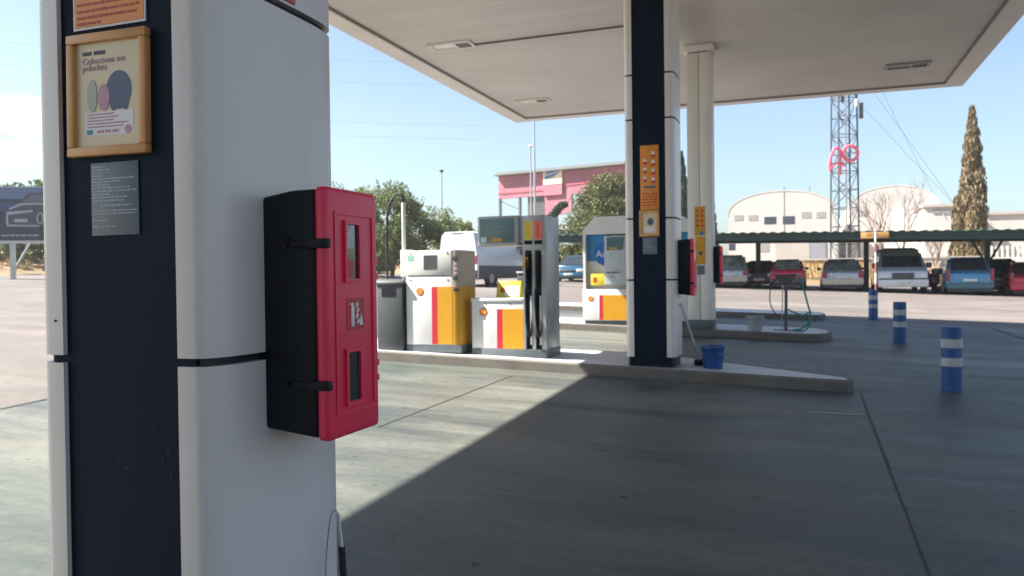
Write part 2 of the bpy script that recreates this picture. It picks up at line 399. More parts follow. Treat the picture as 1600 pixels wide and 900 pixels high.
struct(strip('road_marking', [at_ground(1524, 551), at_ground(1563, 555.5)], 0.07, 0.0085, padpaint))
struct(strip('road_marking', [at_ground(1566, 556), at_ground(1600, 560)], 0.07, 0.0085, padpaint))
struct(strip('road_marking', [at_ground(1560, 514), at_ground(1600, 521)], 0.10, 0.0085, padpaint))
jt(at_ground(1548, 513), at_ground(1600, 530), 0.10)
jt(at_ground(1140, 547), at_ground(1500, 562), 0.012)

# ---- pump islands (kerb stones with a painted top)
def island(outline, h=0.14, kw=0.045):
    """outline: closed list of (x,y); kerb ring of stones and an inner top."""
    bm = bmesh.new(); n = len(outline)
    cx = sum(p[0] for p in outline) / n; cy = sum(p[1] for p in outline) / n
    def inset(d):
        o = []
        for i in range(n):
            a, b, c = Vector(outline[i - 1]), Vector(outline[i]), Vector(outline[(i + 1) % n])
            e1 = (b - a).normalized(); e2 = (c - b).normalized()
            n1 = Vector((-e1.y, e1.x)); n2 = Vector((-e2.y, e2.x)); m_ = (n1 + n2); m_ = m_ / max(0.4, m_.dot(n1))
            o.append(b + m_ * d)
        return o
    i1 = inset(0.02); i2 = inset(kw)
    def ring(pts, dz): return [bm.verts.new((p[0], p[1], ground(p[0], p[1]) + dz)) for p in pts]
    r0 = ring(outline, -0.05); r1 = ring(outline, h - 0.02); r2_ = ring(i1, h); r3 = ring(i2, h); r4 = ring(i2, h - 0.03)
    for a, b in ((r0, r1), (r1, r2_), (r2_, r3), (r3, r4)):
        for i in range(n): bm.faces.new((a[i], a[(i + 1) % n], b[(i + 1) % n], b[i]))
    root = struct(obj('pump_island', bm, kerbm, None, angle=30))
    bt = bmesh.new(); vs = [bt.verts.new((p[0], p[1], ground(p[0], p[1]) + h - 0.004)) for p in i2]; bt.faces.new(vs)
    bmesh.ops.triangulate(bt, faces=bt.faces[:])
    top = obj('island_top', bt, islandm, root)
    bj = bmesh.new()       # joints between the kerb stones
    for i in range(n):
        a, b = Vector(outline[i]), Vector(outline[(i + 1) % n]); L = (b - a).length
        if L < 1.2: continue
        k = int(L / 1.0); e = (b - a).normalized(); nn = Vector((e.y, -e.x))
        for j in range(1, k):
            p = a + e * (L * j / k); q = p + nn * 0.002
            M = Matrix.Translation((q.x, q.y, ground(p.x, p.y))) @ Matrix.Rotation(math.atan2(e.y, e.x), 4, 'Z')
            box(bj, -0.009, -0.002, 0.0, 0.009, 0.02, h - 0.012, M=M)
    if len(bj.verts): obj('kerb_joint', bj, joint, root)
    return root
def rounded(x0, x1, y0, y1, nose=0.7):
    pts = [(x0, y0)]
    k = max(2, int((x1 - x0) / 0.8))
    for i in range(1, k): pts.append((x0 + (x1 - nose - x0) * i / k, y0))
    pts.append((x1 - nose, y0))
    for i in range(1, 6):
        a = -math.pi / 2 + math.pi * i / 6; pts.append((x1 - nose + nose * math.cos(a), (y0 + y1) / 2 + (y1 - y0) / 2 * math.sin(a)))
    pts.append((x1 - nose, y1))
    for i in range(k - 1, 0, -1): pts.append((x0 + (x1 - nose - x0) * i / k, y1))
    pts.append((x0, y1)); return pts
E1 = at_ground(1000, 592); E2 = at_ground(735, 571.5); TIP = at_ground(1322, 604)
IY0 = E1.y
def pointed(x0, x1, y0, y1, taper, tipw):
    pts = [(x0 + (x1 - x0) * i / 14, y0) for i in range(15)]
    pts += [(x1 + 0.06, y0 + tipw * 0.5), (x1, y0 + tipw)]
    pts += [(x1 - taper * i / 5, y0 + tipw + (y1 - y0 - tipw) * i / 5) for i in range(1, 6)]
    pts += [(x1 - taper - (x1 - taper - x0) * i / 10, y1) for i in range(1, 11)]
    return pts
island(pointed(-8.2, TIP.x, IY0, IY0 + 1.45, 2.3, 0.32))
E3 = at_ground(1180, 530); TIP3 = at_ground(1302, 534)
I3Y = E3.y
island(rounded(-8.2, TIP3.x, I3Y, I3Y + 1.45, 0.45))
E4 = at_ground(1180, 497.5); TIP4 = at_ground(1290, 499)
island(rounded(-9.5, TIP4.x, E4.y, E4.y + 1.3, 0.35))
island(rounded(-2.08, -0.6, 1.52, 2.75, 0.5))
print('E1', E1, 'E2', E2, 'E3', E3, 'TIP', TIP, 'E4', E4)
def itop(x, y): return ground(x, y) + 0.14

# ================================================================== CANOPY
CZ = 5.75
CX0, CX1, CY0, CY1 = -7.4, 3.5, -12.0, 20.8  # near end stretched unseen behind the camera to cut sky light
canopy = thing('canopy', 'wide flat off white canopy roof over the filling station forecourt', 'canopy', (0, 0, 0))
m = bpy.data.materials.new('soffit_planks'); m.use_nodes = True; t = m.node_tree; b = t.nodes['Principled BSDF']
g = t.nodes.new('ShaderNodeNewGeometry'); sx = t.nodes.new('ShaderNodeSeparateXYZ'); t.links.new(g.outputs['Position'], sx.inputs[0])
mm = t.nodes.new('ShaderNodeMath'); mm.operation = 'MULTIPLY'; mm.inputs[1].default_value = 1 / 0.2; t.links.new(sx.outputs['Y'], mm.inputs[0])
fr = t.nodes.new('ShaderNodeMath'); fr.operation = 'FRACT'; t.links.new(mm.outputs[0], fr.inputs[0])
lt = t.nodes.new('ShaderNodeMath'); lt.operation = 'LESS_THAN'; lt.inputs[1].default_value = 0.07; t.links.new(fr.outputs[0], lt.inputs[0])
fl = t.nodes.new('ShaderNodeMath'); fl.operation = 'FLOOR'; t.links.new(mm.outputs[0], fl.inputs[0])
wn = t.nodes.new('ShaderNodeTexWhiteNoise'); wn.noise_dimensions = '1D'; t.links.new(fl.outputs[0], wn.inputs['W'])
n = t.nodes.new('ShaderNodeTexNoise'); n.inputs['Scale'].default_value = 0.5; n.inputs['Detail'].default_value = 6; t.links.new(g.outputs['Position'], n.inputs['Vector'])
cr = t.nodes.new('ShaderNodeValToRGB'); cr.color_ramp.elements[0].position = 0.3; cr.color_ramp.elements[1].position = 0.7
cr.color_ramp.elements[0].color = (0.48, 0.44, 0.41, 1); cr.color_ramp.elements[1].color = (0.57, 0.53, 0.50, 1); t.links.new(n.outputs['Fac'], cr.inputs[0])
vr = t.nodes.new('ShaderNodeMapRange'); vr.inputs[3].default_value = 0.965; vr.inputs[4].default_value = 1.03; t.links.new(wn.outputs['Value'], vr.inputs[0])
sc_ = t.nodes.new('ShaderNodeVectorMath'); sc_.operation = 'SCALE'; t.links.new(cr.outputs[0], sc_.inputs[0]); t.links.new(vr.outputs[0], sc_.inputs['Scale'])
mx = t.nodes.new('ShaderNodeMixRGB'); t.links.new(lt.outputs[0], mx.inputs[0]); t.links.new(sc_.outputs[0], mx.inputs[1]); mx.inputs[2].default_value = (0.42, 0.39, 0.36, 1)
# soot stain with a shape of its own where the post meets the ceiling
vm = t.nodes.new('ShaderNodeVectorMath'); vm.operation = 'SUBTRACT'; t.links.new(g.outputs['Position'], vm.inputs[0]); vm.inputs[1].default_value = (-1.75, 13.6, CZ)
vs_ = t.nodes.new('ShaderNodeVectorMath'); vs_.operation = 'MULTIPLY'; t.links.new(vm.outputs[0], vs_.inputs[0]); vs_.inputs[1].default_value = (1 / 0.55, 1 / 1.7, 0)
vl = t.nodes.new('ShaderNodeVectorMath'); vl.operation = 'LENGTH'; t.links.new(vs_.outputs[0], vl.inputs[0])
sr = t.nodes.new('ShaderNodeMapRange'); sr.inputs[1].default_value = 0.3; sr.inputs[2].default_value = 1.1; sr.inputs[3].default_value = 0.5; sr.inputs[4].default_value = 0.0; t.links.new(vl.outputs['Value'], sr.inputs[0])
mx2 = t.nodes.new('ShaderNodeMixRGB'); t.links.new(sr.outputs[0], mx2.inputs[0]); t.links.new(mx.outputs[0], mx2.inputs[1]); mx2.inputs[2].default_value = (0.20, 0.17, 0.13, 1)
t.links.new(mx2.outputs[0], b.inputs['Base Color']); b.inputs['Roughness'].default_value = 0.55
soffm = m
fascm = mat('canopy_fascia_sheet', (0.66, 0.61, 0.57), 0.45, var=0.05, scale=1.0, dirt=0.1)
bw = 0.42
obj('soffit', B(CX0 + bw + 0.02, CY0 + bw + 0.02, CZ + 0.03, CX1 - bw - 0.02, CY1 - bw - 0.02, CZ + 0.2), soffm, canopy)
bm = bmesh.new()
box(bm, CX0, CY0, CZ, CX0 + bw, CY1, CZ + 0.85); box(bm, CX1 - bw, CY0, CZ, CX1, CY1, CZ + 0.85)
box(bm, CX0 + bw, CY1 - bw, CZ + 0.001, CX1 - bw, CY1 - 0.001, CZ + 0.849); box(bm, CX0 + bw, CY0 + 0.001, CZ + 0.001, CX1 - bw, CY0 + bw, CZ + 0.849)
obj('fascia', bm, fascm, canopy)
obj('roof_deck', B(CX0 + bw - 0.1, CY0 + bw - 0.1, CZ + 0.4, CX1 - bw + 0.1, CY1 - bw + 0.1, CZ + 0.6), greyroof, canopy)
bm = bmesh.new()
for X in (CX0 + bw, CX1 - bw): box(bm, X - 0.012, CY0 + bw, CZ - 0.012, X + 0.03 if X < 0 else X + 0.012, CY1 - bw, CZ + 0.02)
box(bm, CX0 + bw, CY1 - bw - 0.01, CZ - 0.011, CX1 - bw, CY1 - bw + 0.012, CZ + 0.02)
obj('shadow_gap_trim', bm, mat('brown_trim', (0.22, 0.19, 0.17), 0.6), canopy)
lens_m = mat('lamp_lens', (0.75, 0.74, 0.72), 0.2)
dkgrey = mat('dark_grey_metal', (0.10, 0.095, 0.095), 0.5)
def at_Z(px, py, Z):
    d = ray(px, py); return CAMP + d * ((Z - CAMP.z) / d.z)
for i, (px, py, lb) in enumerate(((706, 70, 'rectangular lamp in the ceiling nearest the left fascia and the red cabinet'),
                                  (832, 157, 'small rectangular lamp in the ceiling close to the far left canopy corner'),
                                  (1418, 101, 'rectangular lamp with dark rim in the ceiling by the right canopy corner'))):
    p = at_Z(px, py, CZ + 0.03)
    L = thing('ceiling_light', lb, 'ceiling light', (p.x, p.y, CZ + 0.028), 0, 'recessed lamps in the canopy ceiling')
    bm = bmesh.new(); box(bm, -0.42, -0.2, -0.035, 0.42, -0.15, 0); box(bm, -0.42, 0.15, -0.035, 0.42, 0.2, 0); box(bm, -0.42, -0.15, -0.035, -0.37, 0.15, 0); box(bm, 0.37, -0.15, -0.035, 0.42, 0.15, 0)
    box(bm, 0.05, -0.15, -0.03, 0.10, 0.15, 0)
    obj('frame', bm, fascm if i < 2 else mat('lamp_rim', (0.30, 0.28, 0.27), 0.5), L)
    obj('diffuser', B(-0.37, -0.15, -0.012, 0.05, 0.15, -0.001), lens_m if i < 2 else mat('dark_lens', (0.25, 0.23, 0.22), 0.4), L)  # third lamp gets a darker lens colour
    obj('gear_tray', B(0.10, -0.15, -0.012, 0.37, 0.15, -0.001), dkgrey, L)
# conduit along the ceiling
def cable(name, pts, r, m, label, cat, group=None, nn=6):
    return tag(obj(name, tube(bmesh.new(), pts, r, nn), m), label, cat, group)
a, b2 = at_Z(735, 71, CZ + 0.01), at_Z(985, 40, CZ + 0.01)
cable('conduit', [a, b2], 0.016, dkgrey, 'thin dark conduit running across the ceiling from the lamp to the middle column', 'conduit')

# unseen shop added behind the camera to cut sky light and darken reflections
blk = thing('sky_blocker', 'station shop standing unseen behind the camera, added to cut sky light', 'blocker', (-2, -14.5, ground(-2, -14.5)))
obj('wall', B(-11, -7, -0.5, 11, 0, 4.4), offwhite, blk)
obj('dark_front', B(-9, -0.02, 0.4, 9, 0.03, 3.2), glassd, blk)
obj('plinth', B(-11.02, -0.02, -0.5, 11.02, 0.04, 0.38), greybase, blk)

# ================================================================== COLUMNS
def col_x(s, bulge=0.062): return 0.252 + bulge * math.sqrt(max(0, 1 - abs(2 * s - 1) ** 5))
DP = 0.60
def side_outline(sgn, ins=0.0):
    pts = []
    for i in range(25):
        s = 0.5 - 0.5 * math.cos(math.pi * i / 24)
        x = col_x(s) - ins; y = -0.014 + s * (DP + 0.028)
        pts.append((sgn * x, min(max(y, -0.014 + ins), DP + 0.014 - ins)))
    pts = [(sgn * 0.252, -0.014 + ins)] + pts[1:-1] + [(sgn * 0.252, DP + 0.014 - ins)]
    return [(sgn * 0.20, DP + 0.014 - ins)][::-1] + [(sgn * 0.20, -0.014 + ins)] + pts
def column(cx, cy, z0, seams, label, plinth=0.12):
    c = thing('canopy_column', label, 'column', (cx, cy, z0), 0, 'canopy columns')
    H = CZ + 0.03 - z0
    zs = [plinth] + [s - z0 for s in seams] + [H]
    bm = bmesh.new()
    prism(bm, [(-0.19, 0.03), (0.19, 0.03), (0.19, DP - 0.03), (-0.19, DP - 0.03)], 'z', 0.0, H)
    for sg in (1, -1): prism(bm, side_outline(sg, 0.022), 'z', 0.0, H - 0.001)
    obj('core', bm, darkseam, c)
    gap = 0.011
    for sg in (1, -1):
        for i in range(len(zs) - 1):
            obj('cladding_panel', prism(bmesh.new(), side_outline(sg), 'z', zs[i] + (gap if i else 0), zs[i + 1] - (gap if i < len(zs) - 2 else 0)), offwhite, c, angle=40)
    obj('front_panel', B(-0.248, 0.0, 0.02, 0.248, 0.028, H - 0.002), navy, c, label='dark navy front panel')
    obj('rear_panel', B(-0.248, DP - 0.028, 0.02, 0.248, DP, H - 0.002), navy, c)
    return c
C1X, C1Y = -1.737, 1.67
C2 = at_ground(1017, 573, 0.14)
C2X, C2Y = C2.x, C2.y
print('C2', C2)
col1 = column(C1X, C1Y, itop(C1X, C1Y), [1.285, 2.30, 3.3, 4.4], 'big light grey column with navy front panel and curved sides, nearest the camera')
scuffm = mat('pale_scuff', (0.055, 0.062, 0.07), 0.7)
for (px, py, L_, an) in ((238, 664, 0.012, 20), (163, 741, 0.014, 8), (186, 717, 0.010, -30), (197, 731, 0.018, 6), (263, 705, 0.020, 80), (268, 745, 0.030, 84), (160, 775, 0.012, 12), (255, 720, 0.016, 70)):
    q_ = at_Y(px, py, C1Y) - Vector(col1.location)
    obj('scuff_mark', B(-L_ / 2, -0.0012, -0.0009, L_ / 2, 0.0, 0.0009, M=Matrix.Translation((q_.x, 0.0, q_.z)) @ Matrix.Rotation(R(-an), 4, 'Y')), scuffm, col1)
col2 = column(C2X, C2Y, itop(C2X, C2Y), [at_Y(1050, 437, C2Y).z, at_Y(1050, 340, C2Y).z, at_Y(1048, 183, C2Y).z, at_Y(1048, 112, C2Y).z],
       'light grey column with navy front panel on the pump island, blue bucket at its foot')
C3 = at_ground(1095, 514, 0.14)
print('C3', C3)
c3 = thing('canopy_column', 'slim plain cream square column behind the navy fronted middle column', 'column', (C3.x, C3.y, C3.z), 0, 'canopy columns')
H3 = CZ + 0.03 - C3.z; hw = 0.225
obj('shaft', B(-hw, 0, 0.17, -0.004, 0.5, H3 - 0.15, bev=0.008), creampost, c3)
obj('shaft', B(0.004, 0, 0.17, hw, 0.5, H3 - 0.15, bev=0.008), creampost, c3)
obj('core', B(-hw + 0.03, 0.03, 0.1, hw - 0.03, 0.47, H3 - 0.01), darkseam, c3)
obj('base', B(-hw - 0.01, -0.01, 0, hw + 0.01, 0.51, 0.17, bev=0.006), greybase, c3)
obj('capital', B(-0.27, -0.05, H3 - 0.13, 0.27, 0.55, H3 - 0.005, bev=0.01), creampost, c3)

# ---- red and black extinguisher cabinets
def cabinet(origin, label):
    # origin: middle of the door face bottom edge; the door looks to +X
    c = thing('extinguisher_cabinet', label, 'extinguisher cabinet', origin, 0, 'fire extinguisher cabinets on the columns')
    Wd, Hh = 0.277, 0.702
    y0, y1 = -Wd / 2, Wd / 2
    # black back box, slightly domed front-to-back outline
    pts = [(-0.288, 0.035), (-0.04, 0.006), (-0.04, Hh - 0.006), (-0.12, Hh - 0.007), (-0.26, Hh - 0.028), (-0.288, Hh - 0.055)]
    obj('back_box', prism(bmesh.new(), pts, 'y', y0 + 0.006, y1 - 0.006, bev=0.013, seg=3), black, c, angle=50)
    # red door: pan with rounded rim and raised panel
    bm = bmesh.new()
    door = [(y0, 0.0), (y1, 0.0), (y1, Hh), (y0, Hh)]
    prism(bm, door, 'x', -0.042, 0.0, bev=0.015, seg=4)
    dr = obj('door', bm, red, c, angle=50)
    def frame(ya, yb, za, zb, wd, x0, x1, bev=0.004):
        q = bmesh.new()
        for (a0, b0, a1, b1) in ((ya - wd, za - wd, yb + wd, za), (ya - wd, zb, yb + wd, zb + wd), (ya - wd, za, ya, zb), (yb, za, yb + wd, zb)):
            box(q, x0, a0, b0, x1, a1, b1)
        return q
    q = bmesh.new()
    q2 = frame(y0 + 0.045, y1 - 0.04, 0.075, Hh - 0.075, 0.010, -0.004, 0.004); merge(q, q2)
    obj('raised_border', q, red, dr)
    wy0, wy1 = -0.047, 0.017
    for (za, zb, lit) in ((0.447, 0.602, True), (0.098, 0.238, False)):
        wn_ = obj('window', B(-0.003, wy0, za, 0.0015, wy1, zb), glassd, dr)
        obj('window_rim', frame(wy0, wy1, za, zb, 0.011, -0.002, 0.009), red, wn_)
        if lit:   # the bottle, its hose and label seen behind the pane
            bb = bmesh.new(); box(bb, 0.0016, wy0 + 0.012, za + 0.004, 0.0026, wy0 + 0.04, za + 0.055)
            obj('extinguisher_body', bb, redsign, wn_)
            bb = bmesh.new(); box(bb, 0.0016, wy0 + 0.004, za + 0.085, 0.0024, wy1 - 0.018, zb - 0.003)
            obj('extinguisher_label', bb, mat('smoky_pale_sheet', (0.420, 0.430, 0.420), 0.3, var=0.7, scale=40), wn_)
    # pictogram sticker
    stk = obj('sticker', B(0, -0.044, 0.300, 0.0015, 0.050, 0.392), redsign, dr)
    ico = bmesh.new(); box(ico, 0.0015, 0.026, 0.310, 0.003, 0.042, 0.366, bev=0.0005); box(ico, 0.0015, 0.029, 0.366, 0.003, 0.039, 0.378); box(ico, 0.0015, 0.020, 0.372, 0.003, 0.029, 0.377)
    for k, (yy, zz) in enumerate(((0.056, 0.372), (0.060, 0.356), (0.056, 0.340), (0.062, 0.324))):
        prism(ico, [(yy - 0.007, zz - 0.008), (yy + 0.009, zz - 0.008 + 0.006), (yy + 0.005, zz + 0.010), (yy - 0.003, zz + 0.004)], 'x', 0.0015, 0.003)
    prism(ico, [(0.07, 0.312), (0.088, 0.312), (0.086, 0.330), (0.080, 0.345), (0.073, 0.328)], 'x', 0.0015, 0.003)
    for v in ico.verts: v.co.y -= 0.048
    obj('pictogram', ico, paper, stk)
    # black latches on the near edge and hinge nubs on the far edge
    for zz in (0.155, 0.545):
        bm = bmesh.new(); box(bm, -0.12, y0 - 0.003, zz - 0.009, -0.05, y0 + 0.006, zz + 0.007, bev=0.003); box(bm, -0.06, y0 - 0.010, zz - 0.013, 0.006, y0 + 0.012, zz + 0.013, bev=0.004)
        obj('latch', bm, black, c)
        bm = tube(bmesh.new(), [(-0.135, y0 + 0.01, zz + 0.0), (-0.135, y0 - 0.004, zz + 0.0)], 0.008, 12); box(bm, -0.15, y0 + 0.000, zz + 0.012, -0.12, y0 + 0.008, zz + 0.02)
        obj('lock_stud', bm, black, c)
    for zz in (0.50, 0.455, 0.19, 0.145):
        obj('hinge', B(-0.04, y1 - 0.004, zz - 0.010, -0.010, y1 + 0.020, zz + 0.010, bev=0.003), red, c)
    return c
DX, DY = -1.213, 2.003
cab1 = cabinet((DX, DY, 1.052), 'large red and black fire extinguisher cabinet on the nearest column')
pz = at_Y(1085, 462, C2Y + 0.30).z
dup(cab1, (C2X + (DX - C1X) - 0.02, C2Y + 0.30, pz), 'red and black fire extinguisher cabinet on the middle column above the blue bucket')
p3 = at_Y(1129, 443, C3.y + 0.25)
dup(cab1, (p3.x, C3.y + 0.25, p3.z), 'red and black fire extinguisher cabinet on the slim cream column, farthest one')
obj('mounting_plate', B(hw, 0.12, p3.z - C3.z + 0.02, p3.x - C3.x - 0.24, 0.38, p3.z - C3.z + 0.68), creampost, c3)

# ---- printed matter on the columns
def rect_at(px0, py0, px1, py1, Y):
    a = at_Y(px0, py0, Y); b = at_Y(px1, py1, Y); return a.x, a.z, b.x, b.z
# nearest column: orange sign (its lower part shows), framed poster, grey notice
yf = C1Y - 0.001
a = at_Y(117, 47, yf); b = at_Y(229, 36, yf)
zb = (a.z + b.z) / 2
s = thing('sign', 'orange notice with white border and red lines of text above the wooden poster frame', 'sign', (a.x, yf, zb))
W_ = b.x - a.x
obj('border', B(0, -0.004, 0, W_, 0, 0.42), paper, s)
bm = bmesh.new(); box(bm, 0.006, -0.0055, 0.006, W_ - 0.005, -0.004, 0.085); box(bm, 0.006, -0.0055, 0.091, W_ - 0.005, -0.004, 0.414); obj('orange_field', bm, orange, s)
bm = bmesh.new()
for k, (z, fl_) in enumerate(((0.064, 0.95), (0.046, 0.98), (0.028, 0.95), (0.012, 0.42), (0.098, 0.55), (0.115, 0.9), (0.135, 0.8))): lines_bm(0.016, W_ - 0.016, z, 0.0075, -0.0055, k + 3, bm=bm, fill=fl_)
obj('small_print', bm, redink, s)
a = at_Y(110, 58, yf); b = at_Y(238, 240, yf)
x0, x1, z1, z0 = a.x + 0.004, b.x, (at_Y(110, 58, yf).z + at_Y(229, 45, yf).z) / 2, (at_Y(118, 248, yf).z + at_Y(238, 237, yf).z) / 2
fW, fH = x1 - x0, z1 - z0
pf = thing('poster_frame', 'pale wooden frame holding a cream poster on the nearest column', 'poster frame', (x0, yf, z0))
pf.rotation_euler = (0, R(0.6), 0)
bm = bmesh.new(); fw = 0.025
box(bm, 0, -0.024, 0, fW, 0, fw, bev=0.004); box(bm, 0, -0.024, fH - fw, fW, 0, fH, bev=0.004); box(bm, 0, -0.0235, fw, fw, 0, fH - fw, bev=0.004); box(bm, fW - fw, -0.0235, fw, fW, 0, fH - fw, bev=0.004)
obj('frame', bm, wood, pf)
po = obj('poster', B(fw, -0.010, fw, fW - fw, -0.004, fH - fw), cream, pf)
iw, ih = fW - 2 * fw, fH - 2 * fw
def FX(u): return fw + u * iw
def FZ(v): return fw + v * ih
def cen(u, v, rx, rz, n=20, k=1.0):
    return [(FX(u) + rx * math.cos(2 * math.pi * i / n), FZ(v) + rz * math.sin(2 * math.pi * i / n)) for i in range(n)]
bm = bmesh.new(); prism(bm, cen(0.66, 0.53, 0.044, 0.052), 'y', -0.0112, -0.010); prism(bm, cen(0.58, 0.44, 0.014, 0.03), 'y', -0.01125, -0.010); prism(bm, cen(0.76, 0.44, 0.012, 0.03), 'y', -0.01125, -0.010)
obj('blue_shape', bm, blueink, po)
bm = bmesh.new(); prism(bm, cen(0.43, 0.47, 0.021, 0.036), 'y', -0.0120, -0.010)
obj('pink_shape', bm, pinkink, po)
bm = bmesh.new(); prism(bm, cen(0.25, 0.49, 0.017, 0.045), 'y', -0.0119, -0.010)
obj('pale_shape', bm, mat('sage_print', (0.42, 0.44, 0.34), 0.5), po)
obj('text_panel', B(FX(0.13), -0.0108, FZ(0.11), FX(0.88), -0.010, FZ(0.335)), paper, po)
bm = text_bm('Colecciona sus', 0.025, MFY(FX(0.10), -0.0112, FZ(0.80))); merge(bm, text_bm('peluches', 0.025, MFY(FX(0.10), -0.0112, FZ(0.735))))
obj('lettering', bm, pinkink, po)
bm = lines_bm(FX(0.10), FX(0.48), FZ(0.885), 0.013, -0.010, 4); obj('heading_mark', bm, darkink, po)
bm = bmesh.new()
for k, v in enumerate((0.305, 0.275, 0.245, 0.215, 0.185)): lines_bm(FX(0.17), FX(0.82), FZ(v), 0.004, -0.0108, 30 + k, bm=bm, fill=random.uniform(0.6, 1))
lines_bm(FX(0.32), FX(0.68), FZ(0.13), 0.009, -0.0108, 51, bm=bm)
obj('small_print', bm, pinkink, po)
obj('blue_mark', B(FX(0.16), -0.0116, FZ(0.12), FX(0.25), -0.0108, FZ(0.165)), tealink, po)
bm = bmesh.new(); prism(bm, cen(0.80, 0.15, 0.012, 0.012), 'y', -0.0116, -0.0108); obj('round_mark', bm, pinkink, po)
# grey notice
a = at_Y(143, 256, yf); b = at_Y(219, 366, yf)
gn = thing('notice', 'grey plastic notice with pale small print under the wooden poster frame', 'notice', (a.x, yf, b.z))
gW, gH = b.x - a.x, at_Y(181, 253, yf).z - b.z
obj('sheet', B(0, -0.003, 0, gW, 0, gH, bev=0.0008), greyprint, gn)
bm = bmesh.new()
for k, (v, f_) in enumerate(((0.955, .3), (0.915, .42), (0.83, .22), (0.79, .95), (0.75, .65), (0.705, .4), (0.665, .85), (0.62, 1), (0.575, .4), (0.535, .78), (0.49, .72), (0.35, 1), (0.31, .95), (0.22, .35), (0.135, .5))):
    lines_bm(0.006, gW - 0.006, gH * v - 0.004, 0.0038, -0.003, 60 + k, bm=bm, fill=f_, th=0.0006)
lines_bm(gW * 0.2, gW * 0.85, gH * 0.40, 0.0045, -0.003, 90, bm=bm, th=0.0006)
obj('small_print', bm, paleink, gn)
# red plate on the curved side near the top
a = at_X(430, 8, C1X + 0.302)
rp = thing('sign', 'dark red plate at the very top of the nearest column', 'sign', (C1X + col_x(0.42), a.y, 2.315))
obj('plate', B(0, -0.065, 0.005, 0.006, 0.075, 0.35, bev=0.002), redsign, rp)
for (px, py) in ((90, 501),):
    q = at_Y(px, py, C1Y - 0.008)
    o_ = tag(obj('rivet', tube(bmesh.new(), [(q.x, C1Y - 0.006, q.z), (q.x, C1Y - 0.017, q.z)], 0.0035, 8), darkseam), 'tiny dark rivet on the narrow left cladding strip of the nearest column', 'rivet', 'rivets on the nearest column')
# middle column
y2 = C2Y - 0.001
x0, z1, x1, z0 = rect_at(1000, 228, 1030, 327, y2)
s = thing('sign', 'tall orange price sign with rows of red and white symbols on the middle column', 'sign', (x0, y2, z0))
sw, sh = x1 - x0, z1 - z0
obj('plate', B(0, -0.005, 0, sw, 0, sh, bev=0.001), orange, s)
for k in range(4):
    zz = sh * (0.88 - k * 0.135)
    obj('white_symbol', B(sw * 0.62, -0.007, zz - 0.02, sw * 0.78, -0.005, zz + 0.018, bev=0.0009), paper, s); obj('red_symbol', B(sw * 0.60, -0.0065, zz - 0.05, sw * 0.80, -0.005, zz - 0.022, bev=0.0007), stripered, s)
    if k: obj('white_symbol', B(sw * 0.18, -0.007, zz - 0.0, sw * 0.34, -0.005, zz + 0.032, bev=0.0009), paper, s); obj('red_symbol', B(sw * 0.17, -0.0065, zz - 0.03, sw * 0.35, -0.005, zz - 0.002, bev=0.0007), stripered, s)
obj('grey_bar', B(sw * 0.2, -0.007, sh * 0.335, sw * 0.8, -0.005, sh * 0.37), greyprint, s)
bm = bmesh.new()
for k in range(5): lines_bm(sw * 0.08, sw * 0.92, sh * (0.24 - 0.045 * k), 0.016, -0.005, 200 + k, bm=bm)
obj('small_print', bm, redink, s)
x0, z1, x1, z0 = rect_at(999, 329, 1030.5, 369, y2)
s = thing('poster_frame', 'small amber framed poster with a dark blob on the middle column', 'poster frame', (x0, y2, z0)); sw, sh = x1 - x0, z1 - z0
bm = bmesh.new(); f_ = 0.03
box(bm, 0, -0.022, 0, sw, 0, f_, bev=0.003); box(bm, 0, -0.022, sh - f_, sw, 0, sh, bev=0.003); box(bm, 0, -0.0215, f_, f_, 0, sh - f_); box(bm, sw - f_, -0.0215, f_, sw, 0, sh - f_)
obj('frame', bm, wood, s)
po = obj('poster', B(f_, -0.008, f_, sw - f_, -0.003, sh - f_), cream, s)
bm = bmesh.new(); prism(bm, [(sw * 0.56 + 0.04 * math.cos(i * .4), sh * 0.56 + 0.045 * math.sin(i * .4)) for i in range(15)], 'y', -0.009, -0.008); obj('blue_shape', bm, blueink, po)
obj('text_panel', B(sw * 0.25, -0.0088, sh * 0.16, sw * 0.75, -0.008, sh * 0.36), paper, po)
x0, z1, x1, z0 = rect_at(1004, 371, 1027, 397, y2)
s = thing('notice', 'small grey notice under the amber poster on the middle column', 'notice', (x0, y2, z0))
obj('sheet', B(0, -0.003, 0, x1 - x0, 0, z1 - z0), greyprint, s)
bm = bmesh.new()
for k in range(8): lines_bm(0.015, (x1 - x0) - 0.015, (z1 - z0) * (0.88 - 0.1 * k), 0.006, -0.003, 300 + k, bm=bm, fill=random.uniform(.5, 1))
obj('small_print', bm, paleink, s)
